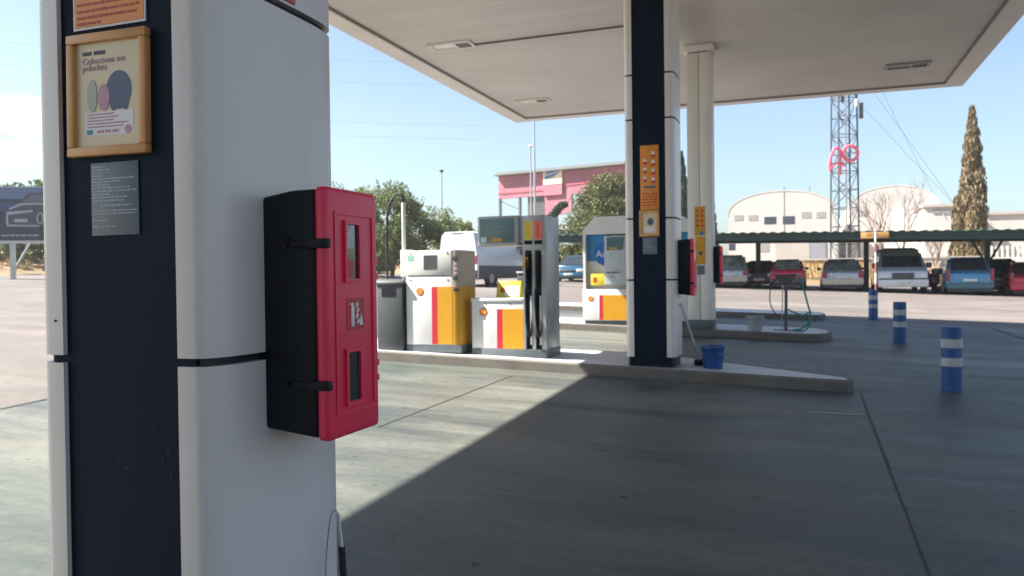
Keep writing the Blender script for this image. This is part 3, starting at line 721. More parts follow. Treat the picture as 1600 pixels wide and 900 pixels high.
# slim column
y3 = C3.y - 0.001
for (pa, pb, pc, pd, lb, nm) in ((1085, 323, 1102, 368, 'upper yellow and orange notice on the slim cream column', 0), (1086, 370, 1102, 413, 'lower amber notice with dark mark on the slim cream column', 1), (1089, 415, 1101, 429, 'small grey notice low on the slim cream column', 2)):
    x0, z1, x1, z0 = rect_at(pa, pb, pc, pd, y3); sw, sh = x1 - x0, z1 - z0
    s = thing('sign' if nm < 2 else 'notice', lb, 'sign' if nm < 2 else 'notice', (x0, y3, z0))
    obj('plate', B(0, -0.005, 0, sw, 0, sh), (yellow, yellow, greyprint)[nm], s)
    bm = bmesh.new()
    if nm == 0:
        for k in range(4):
            for u_ in (0.14, 0.6): obj('symbol', B(sw * u_, -0.0065, sh * (0.81 - 0.17 * k), sw * (u_ + 0.24), -0.005, sh * (0.89 - 0.17 * k)), stripered, s)
        obj('blue_mark', B(sw * 0.5, -0.0066, sh * 0.03, sw * 0.85, -0.005, sh * 0.14), adblue2, s)
    elif nm == 1:
        prism(bm, [(sw * 0.55 + 0.035 * math.cos(i * .5), sh * 0.4 + 0.04 * math.sin(i * .5)) for i in range(12)], 'y', -0.0065, -0.005); obj('dark_mark', bm, darkink, s)

# ================================================================== FUEL DISPENSERS
def pecten(parent, x, z, r, y):
    pts = []
    for i in range(7):
        a_ = R(200 - 220 * i / 6); pts.append((x + r * math.cos(a_) * 1.02, z + r * 0.12 + r * 0.88 * math.sin(a_)))
    pts += [(x + r * 0.45, z - r * 0.85), (x - r * 0.45, z - r * 0.85)]
    e = obj('shell_emblem', prism(bmesh.new(), pts, 'y', y - 0.003, y), mat('red_emblem_edge', (0.50, 0.09, 0.03), 0.4), parent)
    obj('shell_face', prism(bmesh.new(), [(x + (p - x) * 0.84, z + (q - z) * 0.84) for p, q in pts], 'y', y - 0.0055, y - 0.003), shellor, e)
bolt_m = mat('lock_cap', (0.03, 0.03, 0.035), 0.4)
def bolts(parent, pts, r=0.011):
    for (x, y, z) in pts: obj('lock', tube(bmesh.new(), [(x, y + 0.002, z), (x, y - 0.006, z)], r, 10), bolt_m, parent)

# --- dispenser with the hose mast
A0 = at_ground(636, 548, 0.14); A1 = at_ground(720, 551, 0.14)
d1 = thing('fuel_dispenser', 'white waist high dispenser with amber corner and tall hose mast', 'fuel dispenser', (A0.x, A0.y, itop(A0.x, A0.y) - 0.012))
Wd = at_Y(720, 500, A0.y).x - A0.x; Hd = at_Y(640, 392, A0.y).z - d1.location.z; Dd = 0.52
print('d1', A0, Wd, Hd)
stx = at_Y(675, 500, A0.y).x - A0.x; jx = at_Y(707, 500, A0.y).x - A0.x
yz = at_Y(690, 448, A0.y).z - d1.location.z; bz = 0.10; hz = at_Y(660, 431, A0.y).z - d1.location.z
rw = at_Y(684, 500, A0.y).x - A0.x - stx
obj('plinth', prism(bmesh.new(), [(0.0, 0.0), (Wd, 0.0), (Wd + 0.02, 0.06), (Wd + 0.02, Dd), (0, Dd)], 'z', 0, bz), greybase, d1)
obj('lower_door', B(0.0, 0.002, bz, jx - 0.003, 0.04, hz - 0.004, bev=0.005), white, d1)
obj('head_door', B(0.0, -0.006, hz + 0.004, jx - 0.003, 0.04, Hd, bev=0.008), white, d1)
obj('corner_panel', prism(bmesh.new(), [(jx, 0.002), (Wd - 0.03, 0.002), (Wd, 0.03), (Wd, Dd), (jx, Dd)], 'z', bz, Hd - 0.004), beige, d1, angle=60)
obj('body', B(0.004, 0.04, bz, jx, Dd, Hd - 0.006), white, d1)
obj('red_stripe', B(stx, -0.003, bz + 0.012, stx + rw, 0.002, yz), stripered, d1)
obj('amber_panel', B(stx + rw, -0.003, bz + 0.012, jx - 0.003, 0.002, yz), yellow, d1)
obj('amber_corner', prism(bmesh.new(), [(jx + 0.002, -0.001), (Wd - 0.03, -0.001), (Wd + 0.003, 0.03), (Wd + 0.003, Dd - 0.01), (Wd - 0.01, Dd - 0.01), (Wd - 0.01, 0.06), (jx + 0.002, 0.06)], 'z', bz + 0.005, yz), yellow, d1, angle=60)
pecten(d1, at_Y(656, 456, A0.y).x - A0.x, at_Y(656, 456, A0.y).z - d1.location.z, 0.058, 0.002)
lx0, lz1, lx1, lz0 = rect_at(662, 399, 683, 421, A0.y)
obj('display', B(lx0 - A0.x, -0.010, lz0 - d1.location.z, lx1 - A0.x, -0.004, lz1 - d1.location.z), lcd, d1)
obj('sticker', B(0.03, -0.008, Hd - 0.14, 0.13, -0.005, Hd - 0.06), mat('green_sticker', (0.25, 0.5, 0.4), 0.5), d1)
bolts(d1, [(0.07, -0.006, Hd - 0.03), (jx - 0.06, -0.006, Hd - 0.04), (0.07, 0.002, hz - 0.06), (jx - 0.06, 0.002, hz - 0.06)])
for zz in (Hd - 0.12, Hd - 0.38):
    obj('socket', tube(bmesh.new(), [((jx + Wd) / 2 - 0.01, 0.004, zz), ((jx + Wd) / 2 - 0.01, -0.02, zz)], 0.032, 16), bolt_m, d1)
bm = bmesh.new(); lines_bm(jx + 0.03, Wd - 0.05, Hd - 0.20, 0.02, 0.002, 5, bm=bm); lines_bm(jx + 0.03, Wd - 0.05, Hd - 0.26, 0.02, 0.002, 6, bm=bm); lines_bm(jx + 0.03, Wd - 0.05, Hd - 0.32, 0.02, 0.002, 7, bm=bm)
obj('red_lettering', bm, pinkink, d1)
obj('card_slot', B((jx + Wd) / 2 - 0.04, -0.012, yz - 0.06, (jx + Wd) / 2 + 0.04, 0.003, yz - 0.005, bev=0.006), bolt_m, d1)
# mast and hose
mp0 = at_Y(631, 375, A0.y + 0.2); mx_ = mp0.x - A0.x; mtop = at_Y(627, 310, A0.y + 0.2).z - d1.location.z
obj('mast', tube(bmesh.new(), [(mx_, 0.2, 0.9), (mx_, 0.2, mtop - 0.06)], 0.026, 12), white, d1)
obj('mast_foot', B(mx_ - 0.035, 0.15, Hd - 0.36, 0.01, 0.25, Hd + 0.02, bev=0.01), white, d1)
hl = at_Y(607, 400, A0.y + 0.2).x - A0.x
hp = [(mx_, 0.2, mtop - 0.07), (mx_ - 0.012, 0.2, mtop + 0.0), (mx_ - 0.07, 0.2, mtop + 0.06), (mx_ - 0.15, 0.2, mtop + 0.02), (hl - 0.01, 0.2, mtop - 0.25), (hl - 0.02, 0.2, 1.0), (hl, 0.19, 0.55), (hl + 0.06, 0.18, 0.25), (hl + 0.15, 0.17, 0.11), (hl + 0.23, 0.17, 0.25), (hl + 0.24, 0.16, 0.55), (mx_ - 0.01, 0.15, 0.78)]
obj('hose', tube(bmesh.new(), bez(hp, 8), 0.017, 8), rubber, d1)
obj('nozzle_holder', B(mx_ - 0.05, 0.10, 0.72, 0.0, 0.2, 0.92, bev=0.01), bolt_m, d1)

# --- grey steel cabinet left of it
g0 = at_ground(597, 547, 0.14); g1 = at_Y(629, 500, g0.y + 0.05)
gz = at_Y(612, 437, g0.y + 0.05).z - itop(g0.x, g0.y)
gc = thing('waste_bin', 'dark grey steel bin with sloped lid beside the hose mast dispenser', 'bin', (g0.x, g0.y + 0.05, itop(g0.x, g0.y) - 0.012))
gw = g1.x - g0.x + 0.0
obj('body', B(-0.10, 0, 0, gw, 0.42, gz - 0.05, bev=0.012), greycab, gc)
obj('lid', prism(bmesh.new(), [(-0.015, gz - 0.06), (0.435, gz - 0.06), (0.435, gz + 0.02), (0.05, gz + 0.02), (-0.015, gz - 0.02)], 'x', -0.115, gw + 0.012, bev=0.006), greycab, gc)
obj('opening', B(-0.02, -0.004, gz - 0.22, gw - 0.1, 0.002, gz - 0.10), black, gc)

# --- tall silver dispenser with low cabinet
T0 = at_ground(738, 553, 0.14); Tz = itop(T0.x + 0.5, T0.y) - 0.014
d2 = thing('fuel_dispenser', 'tall silver dispenser with two black nozzles, display and low white cabinet', 'fuel dispenser', (T0.x, T0.y, Tz))
def lx(px, Y=None): return at_Y(px, 480, T0.y if Y is None else Y).x - T0.x
def lz(py, px=780): return at_Y(px, py, T0.y).z - Tz
cw = lx(818); ch = lz(466); cD = 0.62
kx0, kx1 = lx(818), lx(853)
print('d2', T0, cw, ch, kx0, kx1, lz(335, 840))
KH = lz(336, 840)
obj('plinth', B(-0.005, -0.004, -0.02, kx1 + 0.004, cD + 0.02, 0.11, bev=0.004), greybase, d2)
obj('cabinet', B(0.0, 0.004, 0.11, cw - 0.002, cD, ch - 0.05, bev=0.006), white, d2)
obj('cabinet_lid', B(-0.012, -0.008, ch - 0.05, cw - 0.002, cD + 0.01, ch, bev=0.014, seg=3), white, d2)
yz2 = lz(483); s0, s1 = lx(776), lx(785)
obj('red_stripe', B(s0, 0.0, 0.112, s1, 0.0035, yz2), stripered, d2)
obj('amber_panel', B(s1, 0.0, 0.112, cw - 0.006, 0.0035, yz2), yellow, d2)
pecten(d2, lx(755), lz(488, 755), 0.058, 0.004)
bolts(d2, [(lx(758), 0.004, lz(474)), (lx(797), 0.004, lz(474))], 0.009)
# column: frame with two recessed bays
colr = obj('column', B(kx0, 0.05, 0.11, kx1, cD, KH, bev=0.006), silver, d2)
fw_ = kx1 - kx0
bay = [(kx0 + fw_ * 0.10, kx0 + fw_ * 0.40), (kx0 + fw_ * 0.54, kx0 + fw_ * 0.82)]
bz0, bz1 = 0.16, lz(391, 840)
for (pa, pb) in ((kx0, bay[0][0]), (bay[0][1], bay[1][0]), (bay[1][1], kx1)):
    obj('mullion', B(pa, -0.005, 0.11, pb, 0.052, bz1), silver, d2)
obj('header', B(kx0, -0.005, bz1, kx1, 0.052, KH - 0.002, bev=0.003), silver, d2)
for k, (pa, pb) in enumerate(bay):
    obj('hose_bay', B(pa, 0.040, 0.11, pb, 0.0505, bz1), black, d2)
    m_ = (pa + pb) / 2
    # nozzle boot, nozzle and hanging hose
    obj('nozzle_boot', B(pa + 0.004, -0.012, lz(460, 840), pb - 0.004, 0.038, bz1 - 0.003, bev=0.008), black, d2)
    bm = bmesh.new(); box(bm, m_ - 0.026, -0.075, lz(428, 840), m_ + 0.026, -0.012, lz(396, 840), bev=0.014, seg=3)
    tube(bm, bez([(m_, -0.05, lz(398, 840)), (m_, -0.085, lz(412, 840)), (m_, -0.09, lz(432, 840)), (m_, -0.055, lz(446, 840))], 5), 0.016, 8)
    box(bm, m_ - 0.018, -0.05, lz(452, 840), m_ + 0.018, -0.010, lz(426, 840), bev=0.008)
    nzl = obj('nozzle', bm, black, d2)
    if k == 0: obj('nozzle_guard', B(m_ - 0.055, -0.082, lz(420, 840), m_ + 0.02, -0.074, lz(402, 840), bev=0.003), yellow, nzl)
    obj('hose', tube(bmesh.new(), bez([(m_ - 0.02, -0.05, lz(450, 840)), (m_ - 0.03, -0.055, 0.8), (m_ - 0.02, -0.06, 0.45), (m_ + 0.015, -0.05, 0.28), (m_ + 0.035, -0.02, 0.36), (m_ + 0.03, 0.02, 0.6)], 8), 0.014, 8), rubber, d2)
    obj('hose_channel', B(pb - 0.03, -0.010, 0.17, pb + 0.006, 0.03, lz(462, 840), bev=0.004), steel, d2)
    ca, cb_ = (kx0 + fw_ * (0.08 if k == 0 else 0.52)), (kx0 + fw_ * (0.43 if k == 0 else 0.88))
    obj('product_sign', B(ca, -0.009, lz(374, 840), cb_, -0.005, lz(345, 840)), (brightyellow if k == 0 else mat('coral_sign', (0.75, 0.14, 0.10), 0.4)), d2, label=('yellow product sign', 'coral red product sign')[k])
    obj('grade_label', B(ca, -0.0095, lz(381.5, 840), cb_, -0.005, lz(375.5, 840)), navy, d2)
    bm = bmesh.new()
    for j in range(2): box(bm, m_ - 0.012 + 0.018 * j, -0.0105, lz(370, 840), m_ - 0.004 + 0.018 * j, -0.009, lz(348 + 3 * j, 840))
    obj('vertical_print', bm, redink if k else orange, d2)
# display head on an arm
hx0, hx1, hz0, hz1 = lx(750), lx(814), lz(385, 780), lz(338, 780)
hd = obj('display_head', B(hx0, -0.06, hz0, hx1, 0.22, hz1, bev=0.02, seg=3), silver, d2)
obj('screen', B(hx0 + 0.035, -0.064, lz(380, 780), hx1 - 0.06, -0.058, hz1 - 0.03), screen, hd)
obj('screen_sticker', B(hx0 + 0.05, -0.067, lz(379, 780), hx0 + 0.13, -0.064, lz(370.5, 780)), mat('pale_green_label', (0.5, 0.62, 0.58), 0.5), hd)
obj('amber_readout', B(lx(772), -0.067, lz(378, 780), lx(788), -0.064, lz(372.5, 780)), yellow, hd)
bm = bmesh.new()
for k in range(3): lines_bm(hx0 + 0.16, hx1 - 0.15, lz(347 + 7 * k, 780) - 0.02, 0.016, -0.064, 400 + k, bm=bm, th=0.0008)
obj('screen_print', bm, mat('faint_readout', (0.12, 0.2, 0.21), 0.3), hd)
obj('bracket', B(hx1 - 0.01, 0.0, hz0 + 0.04, kx0 + 0.02, 0.18, hz1 - 0.03), steel, d2)
# --- yellow and white display box resting on the low cabinet
q0 = at_Y(775, 462, T0.y + 0.3); q1 = at_Y(812, 439, T0.y + 0.3)
yb = thing('leaflet_box', 'yellow and white leaflet box standing on the low white cabinet', 'leaflet box', (q0.x, T0.y + 0.3, Tz + ch))
bwid = q1.x - q0.x; bh = q1.z - (Tz + ch)
obj('box', prism(bmesh.new(), [(0, 0), (0.16, 0), (0.16, bh), (0.06, bh)], 'x', 0, bwid, bev=0.004), brightyellow, yb)
Mt = Matrix.Shear
sl_ = 0.06 / bh
bm = bmesh.new(); box(bm, bwid * 0.36, -0.004, 0.02, bwid * 0.95, 0.0, bh * 0.72)
for v in bm.verts: v.co.y += v.co.z * sl_ - 0.001
obj('white_card', bm, paper, yb)
bm = bmesh.new(); prism(bm, [(bwid * 0.26 + 0.035 * math.cos(i * .45), bh * 0.45 + 0.035 * math.sin(i * .45)) for i in range(14)], 'y', -0.005, -0.001)
for v in bm.verts: v.co.y += v.co.z * sl_
obj('dark_mark', bm, redink, yb)
# --- grey towel dispenser behind the column
t0 = at_Y(808, 445, T0.y + 0.95); t1 = at_Y(826, 424, T0.y + 0.95)
twz = itop(t0.x, T0.y + 0.95) - 0.012
tw = thing('towel_dispenser', 'grey paper towel and water post half hidden behind the tall silver dispenser', 'towel dispenser', (t0.x, T0.y + 0.95, twz))
tt = t1.z - twz
obj('post', B(0.04, 0.05, 0, 0.12, 0.15, tt - 0.2), greycab, tw)
obj('hopper', B(0, 0, tt - 0.36, t1.x - t0.x, 0.22, tt - 0.03, bev=0.01), greycab, tw); obj('lid', B(-0.01, -0.01, tt - 0.03, t1.x - t0.x + 0.01, 0.23, tt, bev=0.008), paleblue, tw)

# --- blue and white additive dispenser on the far island
U0 = at_ground(912, 505, 0.14); Uz = itop(U0.x + 0.8, U0.y) - 0.014
d3 = thing('fuel_dispenser', 'wide white dispenser housing with blue panel and chamfered top on the far island', 'fuel dispenser', (U0.x, U0.y, Uz))
def ux(px): return at_Y(px, 440, U0.y).x - U0.x
def uz(py, px=940): return at_Y(px, py, U0.y).z - Uz
UW = ux(1080); UH = uz(338, 950); UD = 0.9; rc = 0.18
print('d3', U0, UW, UH)
c_ = 0.24
obj('plinth', B(0.02, 0.0, -0.03, UW - 0.02, UD, 0.10), greybase, d3)
outl = [(0, 0.10), (UW, 0.10), (UW, UH - c_ * 1.1), (UW - c_, UH), (c_, UH), (0, UH - c_ * 1.1)]
obj('housing', prism(bmesh.new(), outl, 'y', rc, UD, bev=0.012), white, d3)
bm = bmesh.new()   # side cheeks and hood coming forward of the recessed front
prism(bm, [(0, 0.10), (0.05, 0.10), (0.05, uz(366)), (0, uz(366))], 'y', 0.0, rc); prism(bm, [(UW - 0.05, 0.10), (UW, 0.10), (UW, uz(366)), (UW - 0.05, uz(366))], 'y', 0.0, rc)
prism(bm, [(0, uz(366) + 0.001), (UW, uz(366) + 0.001), (UW, UH - c_ * 1.1), (UW - c_, UH - 0.001), (c_, UH - 0.001), (0, UH - c_ * 1.1)], 'y', 0.0, rc + 0.001)
obj('hood', bm, white, d3)
bx0, bx1, bz0_, bz1_ = 0.052, ux(952), uz(425), uz(366)
bp_ = obj('blue_panel', B(bx0, rc - 0.02, uz(408), bx1, rc - 0.001, bz1_), adblue, d3)
bcx, bcz = ux(944), uz(396)
obj('panel_lower', B(bx0, rc - 0.019, uz(445), bx1, rc - 0.001, uz(408)), creampost, d3)
obj('disc', prism(bmesh.new(), [(bcx + 0.24 * math.cos(2 * math.pi * i / 28), bcz + 0.24 * math.sin(2 * math.pi * i / 28)) for i in range(28)], 'y', rc - 0.026, rc - 0.02), adblue2, d3)
bm = text_bm('AdBlue', 0.19, MFY(bcx - 0.20, rc - 0.0275, bcz - 0.07)); obj('lettering', bm, paper, d3)
ax0, ax1 = ux(945), ux(990)
obj('meter_unit', B(ax0, -0.02, uz(445), ax1, rc - 0.001, uz(369), bev=0.012), paleblue, d3)
obj('screen', prism(bmesh.new(), [(ux(949), uz(391)), (ux(974), uz(391)), (ux(977), uz(371)), (ux(949), uz(371))], 'y', -0.026, -0.019), screen, d3)
obj('amber_readout', B(ux(953), -0.028, uz(390), ux(965), -0.025, uz(387)), yellow, d3)
bm = bmesh.new(); lines_bm(ux(948), ux(970), uz(427), 0.03, -0.02, 9, bm=bm, th=0.006); obj('maker_mark', bm, darkink, d3)
bolts(d3, [(ux(956), -0.02, uz(398)), (ux(957), -0.02, uz(433))], 0.014)
obj('leaflet_tray', B(ux(922), 0.03, uz(446), ux(944), 0.12, uz(428), bev=0.01), brightyellow, d3)
obj('tray_mark', B(ux(926), 0.026, uz(441), ux(932), 0.032, uz(433)), redink, d3)
obj('lower_cabinet', B(0.0, -0.05, 0.10, ux(1000), rc - 0.002, uz(452), bev=0.012), white, d3)
obj('red_stripe', B(ux(937), -0.054, 0.112, ux(943), -0.05, uz(461)), stripered, d3)
obj('amber_panel', B(ux(943), -0.054, 0.112, ux(1000), -0.05, uz(461)), yellow, d3)
pecten(d3, ux(924), uz(467), 0.06, -0.05)
obj('right_panel', B(UW - 0.45, rc - 0.03, uz(470), UW - 0.06, rc - 0.001, bz1_), adblue, d3)
obj('right_cabinet', B(ux(1002), -0.05, 0.10, UW, rc - 0.002, uz(452), bev=0.012), white, d3)
obj('hose', tube(bmesh.new(), bez([(ux(983), -0.03, uz(420)), (ux(984), -0.05, uz(450)), (ux(982), -0.07, uz(480)), (ux(986), -0.05, uz(440))], 6), 0.016, 8), rubber, d3)

# ================================================================== FORECOURT ITEMS
def bollard(px, py, h, label, lean=0.0):
    p = at_ground(px, py); b_ = thing('bollard', label, 'bollard', (p.x, p.y, ground(p.x, p.y) - 0.003), random.uniform(0, 6), 'blue bollards with white bands')
    r = 0.108
    obj('post', lathe(bmesh.new(), [(r, 0), (r, h - 0.012), (r - 0.012, h)], 28), bluep, b_)
    for a_, c_2 in ((0.40, 0.53), (0.68, 0.815)):
        obj('band', lathe(bmesh.new(), [(r + 0.0005, h * a_), (r + 0.0025, h * a_ + 0.002), (r + 0.0025, h * c_2 - 0.002), (r + 0.0005, h * c_2)], 28), whiteband, b_)
    return b_
bollard(1487, 612, 0.745, 'blue bollard with two white bands, nearest and largest of the three on the forecourt')
bollard(1406, 536.5, 0.745, 'blue bollard with white bands standing between the other two on the forecourt')
bollard(1364.5, 500, 0.745, 'farthest blue bollard, standing in front of the thin red and white pole')

def bucket(p, rt, rb, h, m, label, nm='bucket'):
    b_ = thing(nm, label, 'bucket', p)
    prof = [(rb, 0), (rb + (rt - rb) * 0.9, h * 0.9), (rt, h * 0.92), (rt + 0.012, h * 0.93), (rt + 0.012, h), (rt - 0.006, h), (rb - 0.006, 0.012)]
    obj('body', lathe(bmesh.new(), prof, 28), m, b_)
    hp_ = [(-(rt + 0.01), 0, h * 0.93)] + [((rt + 0.02) * math.cos(math.pi - math.pi * i / 10), -0.02 - 0.10 * math.sin(math.pi * i / 10), h * 0.93 - 0.10 * math.sin(math.pi * i / 10)) for i in range(1, 10)] + [(rt + 0.01, 0, h * 0.93)]
    obj('handle', tube(bmesh.new(), hp_, 0.004, 6), steel, b_)
    return b_
p = at_ground(1114, 574, 0.14)
bucket((p.x, p.y, itop(p.x, p.y) - 0.004), 0.145, 0.115, 0.27, bluebucket, 'blue plastic bucket at the foot of the middle column')
p = at_ground(1180, 516, 0.14)
bucket((p.x, p.y, itop(p.x, p.y) - 0.004), 0.15, 0.12, 0.27, greybucket, 'pale grey plastic bucket on the far island kerb')
# squeegee leaning against the middle column
pb_ = at_ground(1094, 570, 0.14); pb_.z = itop(pb_.x, pb_.y)
ptop = at_Y(1063, 474, C2Y + 0.28); 
sq = thing('mop', 'mop with long pale handle leaning between the middle column and the blue bucket', 'mop', (pb_.x, pb_.y, pb_.z))
obj('handle', tube(bmesh.new(), [(0, 0, 0.06), tuple(ptop - pb_)], 0.013, 8), mat('pale_handle', (0.45, 0.46, 0.47), 0.4), sq)
obj('head', B(-0.07, -0.06, -0.002, 0.06, 0.06, 0.07, bev=0.02), black, sq)
# cleaning tool at the foot of the near column (metal rod in a black grip)
q = at_Y(534, 855, 2.10); q2 = at_Y(528, 802, 2.12)
tl_ = thing('window_squeegee', 'squeegee with thin metal rod and black grip at the right edge of the nearest column', 'squeegee', (q.x, q.y, itop(q.x, q.y)))
k0 = Vector((0.022, 0, 0.0)); kq = q - Vector(tl_.location); kt = q2 - Vector(tl_.location)
obj('rod', tube(bmesh.new(), [kq, kt], 0.006, 8), steel, tl_)
obj('grip', tube(bmesh.new(), [k0, kq * 0.999 + (kt - kq) * 0.02], 0.011, 10), rubber, tl_)
hk = bez([kt, kt + Vector((-0.012, 0, 0.008)), kt + Vector((-0.03, 0, -0.03)), kt + Vector((-0.055, 0.01, -0.2)), kt + Vector((-0.06, 0.01, -0.5))], 8)
obj('cord', tube(bmesh.new(), hk, 0.002, 6), steel, tl_)

# water and air stand with tray and green hose
p = at_ground(1228, 516, 0.14); wz = itop(p.x, p.y)
ws = thing('hose_stand', 'thin metal stand with rusty tray on top and green hose looped on it', 'hose stand', (p.x, p.y, wz - 0.004))
hT = at_Y(1230, 443, p.y).z - wz; tr = 0.34
obj('post', tube(bmesh.new(), [(0, 0, 0), (0.01, 0, hT)], 0.030, 10), dkgrey, ws)
obj('pipe', tube(bmesh.new(), [(-0.075, 0.02, 0), (-0.05, 0.02, hT - 0.02)], 0.010, 8), steel, ws)
obj('foot', B(-0.22, -0.12, 0, 0.22, 0.12, 0.012), dkgrey, ws)
obj('tray', prism(bmesh.new(), [(-0.05, hT - 0.02), (0.05, hT - 0.02), (0.19, hT + 0.14), (0.19, hT + 0.18), (-0.19, hT + 0.18), (-0.19, hT + 0.14)], 'y', -0.12, 0.12, bev=0.01), soil, ws)
hps = [(0.15, -0.05, hT + 0.16), (tr * 0.75, -0.16, hT + 0.12), (tr * 1.15, -0.2, hT - 0.4), (tr * 1.25, -0.2, hT * 0.4), (tr * 1.22, -0.2, 0.18), (tr * 0.8, -0.22, 0.05), (tr * 0.45, -0.25, 0.03), (tr * 0.9, -0.32, 0.02), (tr * 1.2, -0.26, 0.12), (tr * 1.25, -0.22, 0.35), (tr * 0.9, -0.24, 0.30), (tr * 0.35, -0.2, 0.36), (0.05, -0.06, 0.40)]
obj('green_hose', tube(bmesh.new(), bez(hps, 8), 0.016, 8), greenhose, ws)
obj('black_hose', tube(bmesh.new(), bez([(-0.15, -0.05, hT + 0.12), (-tr * 0.75, -0.16, hT - 0.06), (-tr * 0.8, -0.16, hT * 0.6), (-tr * 0.5, -0.12, hT * 0.36), (-0.04, -0.05, hT * 0.28)], 8), 0.010, 8), rubber, ws)

# thin red and white pole behind the far bollard, with amber sign board
pp = at_ground(1368, 498); 
Yp = 37.0
# ================================================================== CARPORT AND CARS
ROWY = 40.9
rowz = lambda x: ground(x, ROWY)
# roof: front edge line measured on the plane Y = 38
FY = 38.2; BY = 45.0
def carport(pxa, pxb, ya0, yb0, ya1, yb1, label, posts, struts):
    a = at_Y(pxa, ya0, FY); b = at_Y(pxb, yb0, FY); a2 = at_Y(pxa, ya1, FY); b2 = at_Y(pxb, yb1, FY)
    c = thing('carport', label, 'carport', (a.x, FY, ground(a.x, FY)))
    o = Vector(c.location); L = b.x - a.x
    def zt(x): return a.z + (b.z - a.z) * x / L - o.z
    th = 0.5 * ((a.z - a2.z) + (b.z - b2.z))
    def slab(x0, y0, z0, x1, y1, z1):   # follows the roof fall along x
        bm = bmesh.new()
        P = [(x, y, z + zt(x)) for x in (x0, x1) for y in (y0, y1) for z in (z0, z1)]
        V = [bm.verts.new(v) for v in P]
        for f in ((0, 1, 3, 2), (4, 6, 7, 5), (0, 4, 5, 1), (2, 3, 7, 6), (0, 2, 6, 4), (1, 5, 7, 3)): bm.faces.new([V[i] for i in f])
        bmesh.ops.recalc_face_normals(bm, faces=bm.faces[:]); return bm
    bm = bmesh.new(); nx = int(L / 0.11); prev = None      # corrugated sheet
    for i in range(nx + 1):
        x = L * i / nx; dz = 0.045 * (1 if (i // 2) % 2 else 0)
        cur = [bm.verts.new((x, y, zt(x) + dz + yy)) for y, yy in ((-0.15, 0.0), (BY - FY, 0.12))]
        if prev: bm.faces.new((prev[0], cur[0], cur[1], prev[1]))
        prev = cur
    sh_ = obj('roof_sheet', bm, greenroof, c, smooth=False)
    so_ = sh_.modifiers.new('solid', 'SOLIDIFY'); so_.thickness = 0.012
    obj('front_beam', slab(0, 0.0, -th * 0.78, L, 0.10, -0.02), greenst, c)
    obj('rear_beam', slab(0, BY - FY - 0.6, -0.25, L, BY - FY - 0.5, 0.05), greenst, c)
    for y in (1.5, 3.2, 4.8): obj('purlin', slab(0, y, -0.14, L, y + 0.08, 0.02), greenst, c)
    for px in posts:
        x = at_Y(px, 400, FY + 0.6).x - o.x
        gz_ = ground(o.x + x, FY + 3.4) - o.z
        pst = obj('post', B(x - 0.11, 3.3, gz_ - 0.05, x + 0.11, 3.5, zt(x) + 0.02), greenst, c)
        obj('rafter', prism(bmesh.new(), [(0.05, zt(x) - 0.12), (3.4, zt(x) - 0.34), (6.0, zt(x) - 0.08), (6.0, zt(x)), (0.05, zt(x) - 0.03)], 'x', x - 0.06, x + 0.06), greenst, c)
        if px in struts:
            for sg in (-1, 1): obj('strut', tube(bmesh.new(), [(x, 3.4, gz_ + 1.3), (x + sg * 0.75, 3.4, zt(x) - 0.05)], 0.05, 8), greenst, c)
    return c
carport(866, 1900, 368, 355.5, 384, 372, 'long dark green steel carport with corrugated roof over the parked cars', [905, 1180, 1361, 1565], [1565])
sgp = at_Y(1345, 373, FY - 0.2); sgp2 = at_Y(1389, 362, FY - 0.2)
sb = thing('height_sign', 'amber board on the carport edge above the thin red and white pole', 'sign', (sgp.x, FY - 0.17, sgp.z))
obj('board', B(0, -0.03, 0, sgp2.x - sgp.x, 0, sgp2.z - sgp.z, bev=0.005), mat('weathered_amber_board', (0.42, 0.23, 0.07), 0.6, var=0.25, scale=3, dirt=0.3), sb)
bm = bmesh.new(); lines_bm(0.25, sgp2.x - sgp.x - 0.25, 0.1, 0.14, -0.03, 12, bm=bm, th=0.004); obj('faded_print', bm, mat('tan_print', (0.3, 0.17, 0.06), 0.6), sb)
pb0 = at_Y(1368.5, 440, FY - 0.3); gzp = ground(pb0.x, FY - 0.3)
pl = thing('marker_pole', 'thin red and white banded pole at the carport edge', 'pole', (pb0.x, FY - 0.3, gzp))
ph = sgp2.z - gzp
for k in range(6):
    obj('band', tube(bmesh.new(), [(0, 0, ph * k / 6), (0, 0, ph * (k + 1) / 6)], 0.04, 10), (mat('faded_red_paint', (0.300, 0.100, 0.085), 0.5), white)[k % 2], pl)

def quad_on(c, u0, u1, v0, v1, off, n=5):
    """c: 4 corners (bottom-left, bottom-right, top-right, top-left) of a panel; returns a thin rounded panel lifted by off."""
    a, b, d, e = [Vector(v) for v in c]
    nrm = (b - a).cross(e - a).normalized()
    def P(u, v): return (a * (1 - u) + b * u) * (1 - v) + (e * (1 - u) + d * u) * v
    pts = []
    ru, rv = (u1 - u0) * 0.08, (v1 - v0) * 0.14
    for (cu, cv, a0) in ((u1 - ru, v1 - rv, 0), (u0 + ru, v1 - rv, 90), (u0 + ru, v0 + rv, 180), (u1 - ru, v0 + rv, 270)):
        for k in range(n): t_ = R(a0 + 90 * k / (n - 1)); pts.append(P(cu + ru * math.cos(t_), cv + rv * math.sin(t_)))
    bm = bmesh.new(); A = [bm.verts.new(p - nrm * 0.01) for p in pts]; C = [bm.verts.new(p + nrm * off) for p in pts]; k = len(pts)
    bm.faces.new(C)
    for i in range(k): bm.faces.new((A[i], A[(i + 1) % k], C[(i + 1) % k], C[i]))
    return bm
